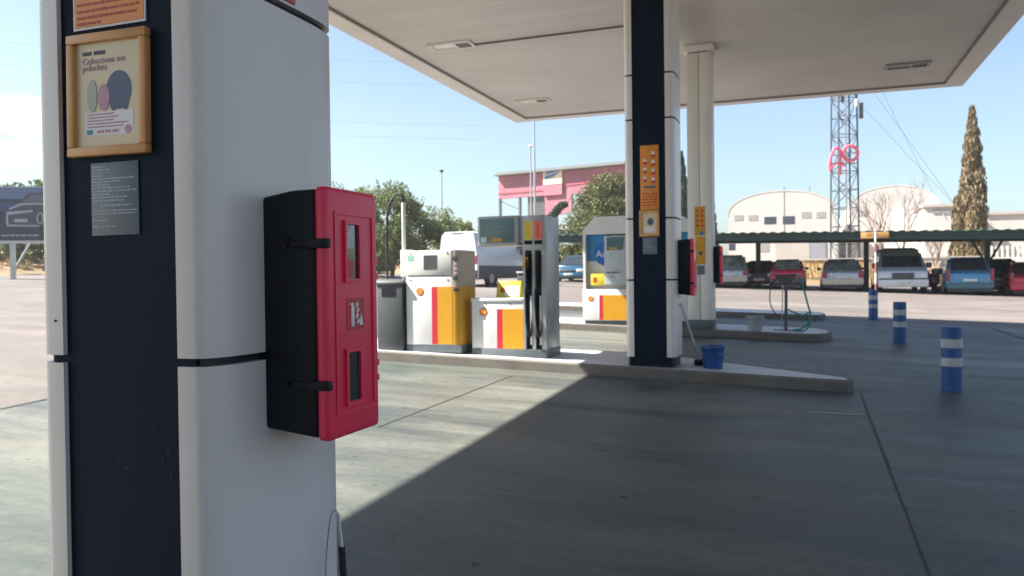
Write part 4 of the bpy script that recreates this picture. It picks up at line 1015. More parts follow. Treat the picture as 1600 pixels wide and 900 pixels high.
def wheel(parent, x, y, r, wd):
    sg = 1 if x > 0 else -1
    bm = bmesh.new()
    q = bmesh.new(); lathe(q, [(r * 0.6, -wd / 2), (r * 0.94, -wd / 2), (r, -wd * 0.35), (r, wd * 0.35), (r * 0.94, wd / 2), (r * 0.6, wd / 2)], 24)
    merge(bm, q, Matrix.Translation((x, y, r)) @ Matrix.Rotation(R(90), 4, 'Y'))
    w_ = obj('wheel', bm, tyre, parent)
    q = bmesh.new(); lathe(q, [(r * 0.15, 0.01), (r * 0.58, 0.0), (r * 0.64, 0.012)], 20)
    bm = bmesh.new(); merge(bm, q, Matrix.Translation((x + sg * wd * 0.5, y, r)) @ Matrix.Rotation(R(90 * sg), 4, 'Y'))
    obj('rim', bm, rimm, w_)
def car(label, loc, rz, paint, W=1.68, L=4.0, H=1.42, belt=0.92, kind='hatch', cat='car', bumper=None, rearglass=None, roofm_=None, tails='side', group='cars parked under the carport'):
    """local axes: rear at y=0 facing -y, length along +y."""
    c = thing('parked_car', label, cat, loc, rz, group)
    rg = rearglass or glassd; bum = bumper or paint
    hw_ = W / 2; zb_ = 0.24
    P = {'hatch': dict(hood=0.80, cab=(0.10, 0.34, 0.60, 0.80), nose=0.60, hbase=0.78),
         'estate': dict(hood=0.82, cab=(0.06, 0.22, 0.62, 0.80), nose=0.62, hbase=0.78),
         'mpv': dict(hood=0.92, cab=(0.05, 0.22, 0.62, 0.84), nose=0.66, hbase=0.84),
         'van': dict(hood=1.02, cab=(0.01, 0.03, 0.70, 0.92), nose=0.72, hbase=0.88)}[kind]
    # lower body, side profile swept across the width and rounded
    hd_ = P['hood']
    prof = [(0.06, zb_), (L - 0.10, zb_), (L, zb_ + 0.14), (L - 0.02, P['nose']), (L - 0.18, P['nose'] + 0.10), (L * P['hbase'], hd_ + 0.02), (L * P['cab'][3] - 0.1, belt), (0.06 + L * P['cab'][0] * 0.5, belt + 0.01), (0.03, belt - 0.08), (0.0, 0.62), (0.02, 0.42)]
    obj('body', prism(bmesh.new(), prof, 'x', -hw_, hw_, bev=0.11, seg=4), paint, c, angle=60)
    # cabin
    y0, y1, y2, y3 = [L * v for v in P['cab']]; wr = hw_ - (0.20 if kind != 'van' else 0.11); wb = hw_ - 0.035
    zb2 = belt - 0.05
    bm = bmesh.new()
    V = [bm.verts.new(v) for v in ((-wb, y0, zb2), (wb, y0, zb2), (wb, y3, zb2), (-wb, y3, zb2), (-wr, y1, H), (wr, y1, H), (wr, y2, H), (-wr, y2, H))]
    for f in ((0, 1, 5, 4), (1, 2, 6, 5), (2, 3, 7, 6), (3, 0, 4, 7), (4, 5, 6, 7), (3, 2, 1, 0)): bm.faces.new([V[i] for i in f])
    cor = [v.co.copy() for v in V]
    bmesh.ops.bevel(bm, geom=bm.edges[:], offset=0.10, segments=4, affect='EDGES')
    obj('cabin', bm, roofm_ or paint, c, angle=60)
    off = 0.006
    obj('rear_window', quad_on((cor[0], cor[1], cor[5], cor[4]), 0.08, 0.92, 0.16, 0.90, off), rg, c)
    obj('windscreen', quad_on((cor[2], cor[3], cor[7], cor[6]), 0.05, 0.95, 0.10, 0.92, off), glassd, c)
    for a_, b_ in ((0.10, 0.34), (0.37, 0.63), (0.66, 0.92)):
        obj('side_window', quad_on((cor[1], cor[2], cor[6], cor[5]), a_, b_, 0.16, 0.88, off), glassd, c)
        obj('side_window', quad_on((cor[3], cor[0], cor[4], cor[7]), 1 - b_, 1 - a_, 0.16, 0.88, off), glassd, c)
    obj('rear_bumper', B(-hw_ + 0.02, -0.075, 0.28, hw_ - 0.02, 0.16, 0.54, bev=0.05, seg=3), bum, c)
    obj('front_bumper', B(-hw_ + 0.02, L - 0.15, 0.24, hw_ - 0.02, L + 0.05, 0.50, bev=0.05, seg=3), bum, c)
    for sg in (-1, 1):
        xa, xb = sorted((sg * (hw_ - 0.015), sg * (hw_ - (0.24 if tails == 'side' else 0.16))))
        obj('tail_light', B(xa, -0.02, 0.60, xb, 0.14, belt - 0.06 if tails == 'side' else belt + 0.12, bev=0.02), taill, c)
        xa, xb = sorted((sg * (hw_ - 0.06), sg * (hw_ - 0.42)))
        obj('headlight', B(xa, L - 0.12, P['nose'] - 0.06, xb, L + 0.012, P['nose'] + 0.10, bev=0.02), headl, c)
        obj('mirror', B(*(sorted((sg * (hw_ - 0.02), sg * (hw_ + 0.17)))[0], y3 - 0.45, belt + 0.02, sorted((sg * (hw_ - 0.02), sg * (hw_ + 0.17)))[1], y3 - 0.32, belt + 0.14), bev=0.03), trimm, c)
        for yy in (L * 0.19, L * 0.81): wheel(c, sg * (hw_ - 0.09), yy, 0.305, 0.20)
    obj('number_plate', B(-0.26, -0.082, 0.60, 0.26, 0.0, 0.71, bev=0.004), platem, c)
    obj('number_plate', B(-0.26, L - 0.02, 0.36, 0.26, L + 0.058, 0.47, bev=0.004), platem, c)
    obj('grille', B(-0.40, L - 0.06, P['nose'] - 0.05, 0.40, L + 0.012, P['nose'] + 0.08, bev=0.01), trimm, c)
    obj('underbody', B(-hw_ + 0.1, 0.15, 0.16, hw_ - 0.1, L - 0.2, 0.26), trimm, c)
    return c
def paint(name, col, metal=0.3): return mat(name, col, 0.28, metal=metal, var=0.04, coat=0.6, dirt=0.12, dcol=(0.3, 0.27, 0.22))
silverp = paint('silver_car_paint', (0.459, 0.472, 0.527), 0.4); redp = paint('red_car_paint', (0.567, 0.020, 0.061), 0.0); bluep2 = paint('sky_blue_car_paint', (0.070, 0.245, 0.400), 0.25)
darkp = paint('dark_car_paint', (0.025, 0.02, 0.024), 0.2); marp = paint('dark_red_car_paint', (0.11, 0.012, 0.02), 0.1); campw = paint('pale_silver_van_paint', (0.540, 0.581, 0.661), 0.1); tealp = paint('teal_blue_car_paint', (0.018, 0.085, 0.15), 0.2)
beigeb = mat('beige_bumper', (0.520, 0.440, 0.350), 0.5); tealb = mat('teal_bumper', (0.05, 0.12, 0.15), 0.5)
redp2 = paint('crimson_car_paint', (0.486, 0.016, 0.041), 0.0)
def carat(px, Y, x_off=0.0): 
    x = at_Y(px, 430, Y).x; return (x, Y, ground(x, Y))
CY = 39.6
car('silver estate car seen from behind next to the farthest extinguisher cabinet', carat(1140, CY), R(2), silverp, W=1.70, L=4.4, H=1.60, kind='estate', bumper=beigeb, rearglass=glasslit)
car('dark maroon car between the silver estate and the red hatchback', carat(1186, CY + 1.1), R(180), marp, W=1.62, L=4.0, H=1.36, rearglass=glassd).location.y += 4.0
car('red hatchback seen from behind, beyond the hose stand', carat(1231, CY), R(1), redp, W=1.62, L=3.8, H=1.44, bumper=trimm, rearglass=glasslit)
car('silver hatchback seen from behind beside the marker pole', carat(1317, CY), 0, silverp, W=1.80, L=4.1, H=1.50, belt=0.96, bumper=beigeb, rearglass=glasslit)
car('bright blue people carrier seen from behind beside the camper van', carat(1516, CY - 0.6), R(-1), bluep2, W=1.84, L=4.2, H=1.66, belt=1.02, kind='mpv', bumper=tealb, rearglass=glassd, tails='tall')
car('black car in shade just right of the blue people carrier', carat(1566, CY + 2.4), R(-2), darkp, W=1.7, L=4.2, H=1.62, kind='mpv')
car('crimson car with dark window at the right edge of the photo', carat(1615, CY - 0.3), R(-4), redp2, W=1.72, L=4.0, H=1.50, rearglass=glassd, tails='tall')
car('teal blue car with dark windows under the left end of the carport', (lambda q: (q[0], q[1] + 4.0, q[2]))(carat(888, 41.5)), R(180), tealp, W=1.72, L=4.0, H=1.46)

# --- camper van, front to the camera
cvp = carat(1411, CY - 0.2)
cv = thing('camper_van', 'pale silver camper van with raised grey roof facing the camera', 'camper van', cvp)
vw, vh, vl = 2.02, at_Y(1411, 386, CY - 0.2).z - cvp[2], 4.8
hv = vw / 2
prof = [(0.0, 0.30), (vl, 0.30), (vl, 1.45), (1.05, 1.42), (0.30, 1.10), (0.02, 0.98), (-0.03, 0.6)]
obj('body', prism(bmesh.new(), prof, 'x', -hv, hv, bev=0.07, seg=3), campw, cv, angle=60)
cz = 1.38
bm = bmesh.new(); wr = hv - 0.16
V = [bm.verts.new(v) for v in ((-hv + 0.03, 0.36, 1.05), (hv - 0.03, 0.36, 1.05), (hv - 0.03, vl - 0.02, 1.05), (-hv + 0.03, vl - 0.02, 1.05), (-wr, 1.0, vh - 0.22), (wr, 1.0, vh - 0.22), (wr, vl - 0.1, vh - 0.22), (-wr, vl - 0.1, vh - 0.22))]
for f in ((0, 1, 5, 4), (1, 2, 6, 5), (2, 3, 7, 6), (3, 0, 4, 7), (4, 5, 6, 7), (3, 2, 1, 0)): bm.faces.new([V[i] for i in f])
cor = [v.co.copy() for v in V]
bmesh.ops.bevel(bm, geom=bm.edges[:], offset=0.06, segments=3, affect='EDGES')
obj('cabin', bm, mat('grey_roof_paint', (0.22, 0.24, 0.25), 0.5), cv, angle=60)
bm = bmesh.new(); q = bmesh.new(); bmesh.ops.create_cube(q, size=1)
for v in q.verts: v.co = Vector((v.co.x * (2 * wr - 0.02) * (0.86 if v.co.z > 0 else 1), 1.0 + (v.co.y + 0.5) * (vl - 1.2) + (0.35 if v.co.z > 0 and v.co.y < 0 else 0), vh - 0.22 + (v.co.z + 0.5) * 0.24 - 0.02))
bmesh.ops.bevel(q, geom=q.edges[:], offset=0.07, segments=3, affect='EDGES'); merge(bm, q)
obj('raised_roof', bm, mat('grey_roof_paint', (0.22, 0.24, 0.25), 0.5), cv, angle=60)
obj('windscreen', quad_on((cor[0], cor[1], cor[5], cor[4]), 0.06, 0.94, 0.10, 0.80, 0.006), glassd, cv)
for a_, b_ in ((0.05, 0.25), (0.30, 0.60), (0.64, 0.93)):
    obj('side_window', quad_on((cor[3], cor[0], cor[4], cor[7]), 1 - b_, 1 - a_, 0.3, 0.8, 0.006), glassd, cv); obj('side_window', quad_on((cor[1], cor[2], cor[6], cor[5]), a_, b_, 0.3, 0.8, 0.006), glassd, cv)
obj('bumper', B(-hv - 0.01, -0.13, 0.26, hv + 0.01, 0.12, 0.60, bev=0.05, seg=3), mat('white_bumper', (0.66, 0.66, 0.64), 0.5), cv)
obj('grille', B(-0.44, -0.045, 0.66, 0.44, 0.05, 0.90, bev=0.01), trimm, cv)
for sg in (-1, 1):
    xa, xb = sorted((sg * (hv - 0.06), sg * 0.50)); obj('headlight', B(xa, -0.05, 0.68, xb, 0.06, 0.89, bev=0.02), headl, cv)
    xa, xb = sorted((sg * (hv - 0.02), sg * (hv + 0.22))); obj('mirror', B(xa, 0.55, 1.12, xb, 0.66, 1.36, bev=0.03), trimm, cv)
    obj('fog_lamp', tube(bmesh.new(), [(sg * 0.72, -0.12, 0.42), (sg * 0.72, -0.136, 0.42)], 0.06, 14), headl, cv)
    for yy in (0.75, 3.8): wheel(cv, sg * (hv - 0.1), yy, 0.33, 0.2)
obj('number_plate', B(-0.30, -0.14, 0.36, 0.30, -0.12, 0.49), platem, cv)
obj('trim_strip', B(-hv + 0.03, -0.06, 0.60, hv - 0.03, 0.0, 0.655), trimm, cv)

# --- scooter parked between camper van and blue car
sp = carat(1463, CY + 0.6)
sc2 = thing('scooter', 'dark motor scooter parked between the camper van and the blue people carrier', 'scooter', sp, R(12))
def wheel_m(parent, y, r):
    bm = bmesh.new(); q = bmesh.new(); lathe(q, [(r * 0.6, -0.05), (r * 0.95, -0.05), (r, 0), (r * 0.95, 0.05), (r * 0.6, 0.05)], 20); merge(bm, q, Matrix.Translation((0, y, r)) @ Matrix.Rotation(R(90), 4, 'Y'))
    return obj('wheel', bm, tyre, parent)
wheel_m(sc2, 0.25, 0.24); wheel_m(sc2, 1.45, 0.24)
obj('body', prism(bmesh.new(), [(0.0, 0.45), (0.75, 0.25), (1.15, 0.25), (1.35, 0.95), (1.25, 1.0), (1.05, 0.42), (0.78, 0.5), (0.7, 0.78), (0.05, 0.80)], 'x', -0.17, 0.17, bev=0.03), marp, sc2)
obj('seat', B(-0.15, 0.0, 0.78, 0.15, 0.72, 0.88, bev=0.04), rubber, sc2)
obj('handlebar', tube(bmesh.new(), [(-0.33, 1.2, 1.0), (0, 1.27, 1.03), (0.33, 1.2, 1.0)], 0.02, 8), black, sc2)
obj('top_box', B(-0.2, -0.25, 0.85, 0.2, 0.1, 1.12, bev=0.05), darkp, sc2)

# --- white delivery van
vp = at_ground(716, 448)
vrz = math.atan2(-(0.42), 0.91) + YAW          # rear to the camera, side falling away to the right
va = math.atan2(-0.46, 0.89) + YAW
dv = thing('delivery_van', 'white high roofed delivery van parked behind the dispensers', 'van', (vp.x, vp.y, vp.z), va)
VW, VL, VH = 1.95, 5.9, at_D(716, 362, (vp - CAMP).dot(fwd)).z - vp.z
print('van', vp, VH, at_D(716, 362, 30))
vanw = mat('white_van_paint', (0.555, 0.562, 0.578), 0.35, var=0.04, coat=0.4, dirt=0.1)
def ring(y, wb_, wt_, zb_, zt_, r=0.14):
    return [(-wb_, y, zb_), (wb_, y, zb_), (wb_ + 0.02, y, zb_ + 0.55), (wb_, y, zb_ + 0.95), (wt_, y, zt_ - r), (wt_ - r, y, zt_), (-wt_ + r, y, zt_), (-wt_, y, zt_ - r), (-wb_, y, zb_ + 0.95), (-wb_ - 0.02, y, zb_ + 0.55)]
st_ = [(0, .95, .82, .42, VH - .03), (0.08, .97, .84, .38, VH), (3.8, .97, .84, .36, VH), (4.35, .97, .78, .36, VH - .12), (5.05, .95, .68, .36, 1.42), (5.6, .9, .66, .36, 1.12), (VL, .82, .62, .40, .98)]
bm = bmesh.new(); prev = None
for y, a_, b_, c_1, d_ in st_:
    pts_ = ring(y, a_, b_, c_1, d_)
    if d_ < 1.6: pts_ = [(x, yy, min(z, d_ if abs(x) < 0.9 else d_)) for x, yy, z in pts_]
    cur = [bm.verts.new(p_) for p_ in pts_]
    if prev:
        for i in range(len(cur)): bm.faces.new((prev[i], prev[(i + 1) % len(cur)], cur[(i + 1) % len(cur)], cur[i]))
    else: bm.faces.new(cur[::-1])
    prev = cur
bm.faces.new(prev); bmesh.ops.recalc_face_normals(bm, faces=bm.faces[:])
obj('body', bm, vanw, dv, angle=45)
obj('rear_door_seam', B(-0.006, -0.004, 0.5, 0.006, 0.002, VH - 0.2), trimm, dv)
for sg in (-1, 1):
    xa, xb = sorted((sg * 0.83, sg * 0.965)); obj('tail_light', B(xa, -0.012, 0.98, xb, 0.09, 1.35, bev=0.015), taill, dv)
    for yy in (1.25, 4.75): wheel(dv, sg * 0.88, yy, 0.34, 0.22)
    obj('lower_cladding', B(*sorted((sg * 0.94, sg * 0.993))[0:1], 0.12, 0.34, sorted((sg * 0.94, sg * 0.993))[1], 5.2, 0.92, bev=0.01), trimm, dv)
    obj('cab_window', prism(bmesh.new(), [(3.95, 1.42), (5.0, 1.42), (4.55, VH - 0.55), (3.95, VH - 0.5)], 'x', *( (0.90, 0.93) if sg > 0 else (-0.93, -0.90))), glassd, dv)
    obj('mirror', B(*sorted((sg * 0.96, sg * 1.22))[0:1], 4.75, 1.35, sorted((sg * 0.96, sg * 1.22))[1], 4.9, 1.75, bev=0.04), trimm, dv)
obj('rear_bumper', B(-0.96, -0.09, 0.40, 0.96, 0.14, 0.72, bev=0.04), trimm, dv)
obj('brake_light', B(-0.28, -0.01, VH - 0.10, 0.28, 0.05, VH - 0.045), dkgrey, dv)
obj('number_plate', B(-0.26, -0.013, 0.84, 0.26, 0.0, 0.95), platem, dv)
obj('door_handle', B(0.02, -0.02, 1.1, 0.06, 0.0, 1.3), trimm, dv)
obj('fuel_flap', B(0.955, 2.9, 1.12, 0.972, 3.06, 1.28), trimm, dv)

# ================================================================== BEHIND THE CARPORT
def bankz(x, y): return ground(x, y)
# low straw bank behind the lot
bm = bmesh.new(); prev = None
for i in range(61):
    x = -60 + i * 1.7; cur = []
    for (y, h) in ((48.3, -0.02), (49.5, 0.45), (51.5, 0.95 + 0.15 * math.sin(x * 0.7)), (60, 1.1), (140, 1.0)):
        cur.append(bm.verts.new((x, y + 0.3 * math.sin(x), ground(x, y) + h + 0.08 * math.sin(x * 1.9 + y))))
    if prev:
        for k in range(4): bm.faces.new((prev[k], cur[k], cur[k + 1], prev[k + 1]))
    prev = cur
struct(obj('earth_bank', bm, dirtm))
# straw bank at the left edge of the lot
bm = bmesh.new(); prev = None
for i in range(41):
    y = -14 + i * 1.6; cur = []
    for (x, h) in ((-37.6, -0.02), (-39.5, 0.35), (-43, 0.9), (-60, 1.3), (-100, 1.5)):
        cur.append(bm.verts.new((x + 0.3 * math.sin(y), y, ground(x, y) + h + 0.1 * math.sin(y * 1.3 + x))))
    if prev:
        for k in range(4): bm.faces.new((prev[k], prev[k + 1], cur[k + 1], cur[k]))
    prev = cur
struct(obj('verge', bm, dirtm))
def grass(name, n, fn, h, m, wd=0.03):
    bm = bmesh.new()
    for i in range(n):
        x, y, z = fn(); a_ = random.uniform(0, 6.28); hh = h * random.uniform(0.5, 1.3)
        for k in range(3):
            ox, oy = random.uniform(-.12, .12), random.uniform(-.12, .12); lx_, ly_ = random.uniform(-.15, .15), random.uniform(-.15, .15)
            a1 = Vector((x + ox, y + oy, z - 0.03)); s_ = Vector((math.cos(a_ + k), math.sin(a_ + k), 0)) * wd
            bm.faces.new([bm.verts.new(a1 - s_), bm.verts.new(a1 + s_), bm.verts.new(a1 + Vector((lx_, ly_, hh)))])
    o = obj(name, bm, m, smooth=False); o['kind'] = 'stuff'; return o
tag(grass('dry_grass', 3500, lambda: (lambda x, y: (x, y, ground(x, y) + 0.30 + 0.03 * (-39 - x)))(random.uniform(-47, -38.6), random.uniform(-6, 46)), 0.55, leaf_s), 'dry straw coloured grass along the left edge of the lot', 'grass', kind='stuff')
tag(grass('dry_grass', 4000, lambda: (lambda x, y: (x, y, ground(x, y) + 0.3 + 0.32 * (y - 49)))(random.uniform(-45, 32), random.uniform(49, 51.4)), 0.4, leaf_s), 'dry straw coloured grass on the bank behind the carport', 'grass', kind='stuff')

# --- warehouses
def barrel(label, pxl, pxr, pya, pye, Y, D, wins, extra=None):
    a = at_Y(pxl, pye, Y); b = at_Y(pxr, pye, Y); xm = (a.x + b.x) / 2; W_ = b.x - a.x
    gz_ = ground(xm, Y) + 0.6; ze = (a.z + b.z) / 2 - gz_; za = at_Y((pxl + pxr) / 2, pya, Y).z - gz_
    wbd = thing('warehouse', label, 'warehouse', (xm, Y, gz_)); h2 = W_ / 2
    arc = [(h2 * math.cos(math.pi * i / 20), ze + (za - ze) * math.sin(math.pi * i / 20) ** 0.85) for i in range(21)]
    obj('wall', prism(bmesh.new(), [(-h2, -1.0), (h2, -1.0)] + arc, 'y', 0, D), wallw, wbd)
    arc2 = [(x, z + 0.004) for x, z in arc]; arc3 = [(x * 1.004, z + 0.12) for x, z in arc]
    obj('roof', prism(bmesh.new(), arc2 + arc3[::-1], 'y', -0.02, D + 0.2), wallw, wbd)
    for (p0, q0, p1, q1, m_) in wins:
        c0, c1 = at_Y(p0, q0, Y), at_Y(p1, q1, Y)
        w_ = obj('window', B(c0.x - xm, -0.012, c1.z - gz_, c1.x - xm, 0.01, c0.z - gz_), m_, wbd)
        if m_ is louvre:
            bm = bmesh.new(); n_ = 6
            for k in range(n_): xx = c0.x - xm + (c1.x - c0.x) * (k + 0.5) / n_; box(bm, xx - 0.03, -0.03, c1.z - gz_, xx + 0.03, -0.012, c0.z - gz_)
            obj('bars', bm, wallw, w_)
    return wbd, xm, gz_
WY = 74.0
wa, xa_, za_ = barrel('white warehouse with rounded roof and two dark windows behind the carport', 1138, 1306, 299, 336, WY, 24,
    [(1147, 336, 1161, 344, louvre), (1169, 336, 1184, 344, louvre), (1194, 339, 1213, 350, winm), (1223, 338, 1242, 350, winm), (1252, 331, 1267, 340, louvre), (1275, 331, 1290, 340, louvre), (1139, 381, 1149, 391, winm), (1186, 378, 1202, 393, louvre)])
c0, c1 = at_Y(1266, 378, WY), at_Y(1290, 407, WY)
obj('shutter_door', B(c0.x - xa_, -0.06, c1.z - za_, c1.x - xa_, 0.01, c0.z - za_), shutter, wa)
c0, c1 = at_Y(1211, 380, WY), at_Y(1265, 407, WY)
obj('sliding_door', B(c0.x - xa_, -0.05, c1.z - za_, c1.x - xa_, 0.01, c0.z - za_), wallc, wa)
wb2, xb_, zb_ = barrel('white warehouse with rounded roof behind the bare trees', 1327, 1470, 291, 330, WY + 3, 24,
    [(1416, 326, 1432, 336, louvre), (1340, 329, 1357, 337, louvre), (1440, 328, 1447, 336, louvre), (1366, 382, 1380, 392, winm)])
def block(label, pxl, pxr, py, Y, D, m_, nm='building', cat='building', wins=()):
    a = at_Y(pxl, py, Y); b = at_Y(pxr, py, Y); gz_ = ground(a.x, Y) + 0.5
    o = thing(nm, label, cat, ((a.x + b.x) / 2, Y, gz_)); h2 = (b.x - a.x) / 2; H_ = a.z - gz_
    obj('wall', B(-h2, 0, -1, h2, D, H_), m_, o)
    obj('parapet', B(-h2 - 0.12, -0.12, H_, h2 + 0.12, D + 0.12, H_ + 0.22), wallc, o)
    for (p0, q0, p1, q1) in wins:
        c0, c1 = at_Y(p0, q0, Y), at_Y(p1, q1, Y); xm = (a.x + b.x) / 2
        obj('window', B(c0.x - xm, -0.04, c1.z - gz_, c1.x - xm, 0.01, c0.z - gz_), louvre, o)
    return o
block('low white flat roofed annexe between the rounded warehouse and the brown cypress', 1444, 1520, 324, WY - 4, 10, wallw, wins=((1458, 327, 1470, 334), (1474, 327, 1486, 334), (1492, 327, 1500, 334)))
block('white flat roofed building right of the brown cypress', 1541, 1660, 336, WY - 2, 14, wallw)
# white slatted fence at right and grey yard wall
def fence(pxa, pxb, py0, py1, Y, label):
    a = at_Y(pxa, py1, Y); b = at_Y(pxb, py1, Y); top = at_Y(pxa, py0, Y).z; gz_ = ground(a.x, Y) + 0.5
    f_ = thing('fence', label, 'fence', (a.x, Y, gz_)); L = b.x - a.x
    n_ = int(L / 0.28); bm = bmesh.new()
    for i in range(n_): box(bm, i * 0.28, 0, a.z - gz_, i * 0.28 + 0.13, 0.03, top - gz_)
    obj('slats', bm, wallw, f_)
    obj('rail', B(0, 0.03, top - gz_ - 0.2, L, 0.07, top - gz_ - 0.1), wallw, f_)
    obj('base_wall', B(0, -0.05, -1.2, L, 0.15, a.z - gz_ - 0.002), wallw, f_)
fence(1548, 1650, 384, 402, 56, 'white vertical slat fence on a white base wall behind the parked cars')
def ywall(pxa, pxb, py, Y, label, m_):
    a = at_Y(pxa, py, Y); b = at_Y(pxb, py, Y); gz_ = ground(a.x, Y) + 0.3
    o = thing('yard_wall', label, 'wall', (a.x, Y, gz_)); obj('wall', B(0, 0, -1, b.x - a.x, 0.25, a.z - gz_), m_, o)
    obj('coping', B(-0.05, -0.05, a.z - gz_, b.x - a.x + 0.05, 0.3, a.z - gz_ + 0.1), wallc, o)
ywall(1425, 1546, 404, 57, 'long cream yard wall behind the camper van and the blue car', wallc)
ochre = mat('ochre_render', (0.364, 0.245, 0.105), 0.85, var=0.15, scale=0.8, dirt=0.3, coords='World')
ywall(1255, 1372, 407, 54, 'ochre yard wall between the red hatchback and the marker pole', ochre)

# --- telecom tower with red tubing
tp = at_D(1320, 400, 66); tz = ground(tp.x, tp.y)
tow = thing('lattice_tower', 'tall steel lattice mast with faded red looped tubing behind the carport', 'lattice tower', (tp.x, tp.y, tz), R(20))
hwt = 0.85; TH = 24.0
cs = [(-hwt, -hwt), (hwt, -hwt), (hwt, hwt), (-hwt, hwt)]
for x, y in cs: obj('leg', tube(bmesh.new(), [(x, y, 0), (x * 0.8, y * 0.8, TH)], 0.075, 8), towerst, tow)
bm = bmesh.new()
nb = 16
for k in range(nb):
    z0, z1 = TH * k / nb, TH * (k + 1) / nb
    for i in range(4):
        s0_, s1_ = 1 - 0.2 * z0 / TH, 1 - 0.2 * z1 / TH
        a_, b_ = cs[i], cs[(i + 1) % 4]
        p_, q_ = (a_, b_) if (k + i) % 2 else (b_, a_)
        tube(bm, [(p_[0] * s0_, p_[1] * s0_, z0), (q_[0] * s1_, q_[1] * s1_, z1)], 0.035, 5)
        tube(bm, [(a_[0] * s1_, a_[1] * s1_, z1), (b_[0] * s1_, b_[1] * s1_, z1)], 0.035, 5)
obj('lattice', bm, towerst, tow)
obj('cable_ladder', tube(bmesh.new(), [(-0.2, -hwt, 0), (-0.15, -hwt * 0.9, TH)], 0.06, 6), white, tow)
def tz_(py): return at_D(1320, py, 66).z - tz
def txx(px): return (at_D(px, 250, 66) - tp).dot(rgt)
for (px, py) in ((1336, 172), (1336, 184), (1330, 166), (1307, 158)):
    obj('antenna', B(txx(px) - 0.14, -1.2, tz_(py) - 0.32, txx(px) + 0.14, -0.95, tz_(py) + 0.32, bev=0.03), white if py == 166 else towerst, tow)
for (p0, q0, p1, q1) in ((1301, 180, 1311, 198), (1301, 218, 1311, 232), (1302, 152, 1311, 166)):
    obj('arm', tube(bmesh.new(), [(txx(p0), -1.0, tz_(q0)), (txx(p1), -0.8, tz_(q1))], 0.05, 6), towerst, tow)
rr_ = abs(txx(1332) - txx(1308)) / 2
rng_ = [(txx(1319) + rr_ * 0.95 * math.cos(2 * math.pi * i / 24), -1.1, tz_(243) + rr_ * 0.95 * math.sin(2 * math.pi * i / 24)) for i in range(25)]
obj('red_ring', tube(bmesh.new(), rng_, 0.14, 8, cap=False), pinkpaint, tow)
obj('red_arch', tube(bmesh.new(), bez([(txx(1287), -1.1, tz_(270)), (txx(1288), -1.1, tz_(252)), (txx(1294), -1.1, tz_(237)), (txx(1301), -1.1, tz_(236)), (txx(1304), -1.1, tz_(252)), (txx(1303), -1.1, tz_(276))], 6), 0.12, 8), pinkpaint, tow)
obj('red_bar', tube(bmesh.new(), bez([(txx(1288), -1.15, tz_(266)), (txx(1298), -1.15, tz_(258)), (txx(1310), -1.15, tz_(262))], 6), 0.10, 8), pinkpaint, tow)
obj('bracket', tube(bmesh.new(), [(txx(1287), -1.0, tz_(258)), (txx(1332), -1.0, tz_(258))], 0.04, 6), towerst, tow)
tops = Vector((tp.x, tp.y, tz + 22))
for k, (px, py) in enumerate(((1480, 345), (1500, 330), (1520, 350))):
    e = at_D(px, py, 62 - k)
    cable('guy_wire', [tops - Vector((0, 0, 3.0 * k)), e], 0.012, towerst, 'thin guy wire running down right from the lattice mast', 'wire', 'guy wires of the lattice mast', 4)
for (px, py, lb) in ((1226, 292, 'thin grey rod rising in front of the left warehouse, left one'), (1266, 290, 'thin grey rod rising in front of the left warehouse, right one')):
    q = at_D(px, 405, 70); zt_ = at_D(px, py, 70).z; gq = ground(q.x, q.y)
    cable('antenna_rod', [(q.x, q.y, gq), (q.x, q.y, zt_)], 0.03, towerst, lb, 'antenna rod')

# --- pink boarded structure
PY_D = 88
a = at_D(779, 276, PY_D); b = at_D(978, 258, PY_D - 9)
pdir = Vector((b.x - a.x, b.y - a.y, 0)); PL = pdir.length; ang = math.atan2(pdir.y, pdir.x)
gz_ = ground(a.x, a.y)
pk = thing('hoarding_building', 'faded pink boarded building on steel legs with a blue and cream sign', 'building', (a.x, a.y, gz_), ang)
zt0 = a.z - gz_; zt1 = b.z - gz_
def pz_(py, px=779): return at_D(px, py, PY_D).z - gz_
def pxl(px): 
    # distance along the front for a picture column
    d = ray(px, 300); dd = Vector((d.x, d.y)); o_ = Vector((a.x, a.y)); e_ = Vector((pdir.x, pdir.y)) / PL
    den = dd.x * e_.y - dd.y * e_.x; t_ = (o_.x * e_.y - o_.y * e_.x) / den; q_ = dd * t_
    return (q_ - o_).dot(e_)
zb1 = pz_(311)
def lin(x): return zt0 + (zt1 - zt0) * x / PL
bm = prism(bmesh.new(), [(0, zb1), (pxl(851), zb1), (PL, zb1 - 0.3), (PL, lin(PL)), (0, zt0)], 'y', 0, 0.3)
obj('boarding', bm, pinkw, pk)
obj('lower_boarding', prism(bmesh.new(), [(pxl(851), pz_(345)), (pxl(893), pz_(338)), (pxl(893), zb1 - 0.02), (pxl(851), zb1 - 0.002)], 'y', 0.001, 0.3), pinkw, pk)
obj('panel_trim', B(0, -0.06, pz_(304), pxl(851), 0, pz_(302)), pinkd, pk)
obj('panel_trim', prism(bmesh.new(), [(pxl(880), pz_(300)), (PL, pz_(296)), (PL, pz_(294)), (pxl(880), pz_(298))], 'y', -0.06, 0), pinkd, pk)
obj('bay_panel', B(pxl(851), -0.25, pz_(312), pxl(880), 0, pz_(297)), pinkw, pk)
sg_ = obj('sign_board', B(pxl(851), -0.28, pz_(296), pxl(880), -0.01, pz_(271)), mat('cream_sign', (0.66, 0.58, 0.44), 0.6), pk)
obj('blue_stripe', prism(bmesh.new(), [(pxl(854), pz_(281)), (pxl(878), pz_(277)), (pxl(878), pz_(273)), (pxl(862), pz_(275)), (pxl(854), pz_(279))], 'y', -0.32, -0.28), adblue2, sg_)
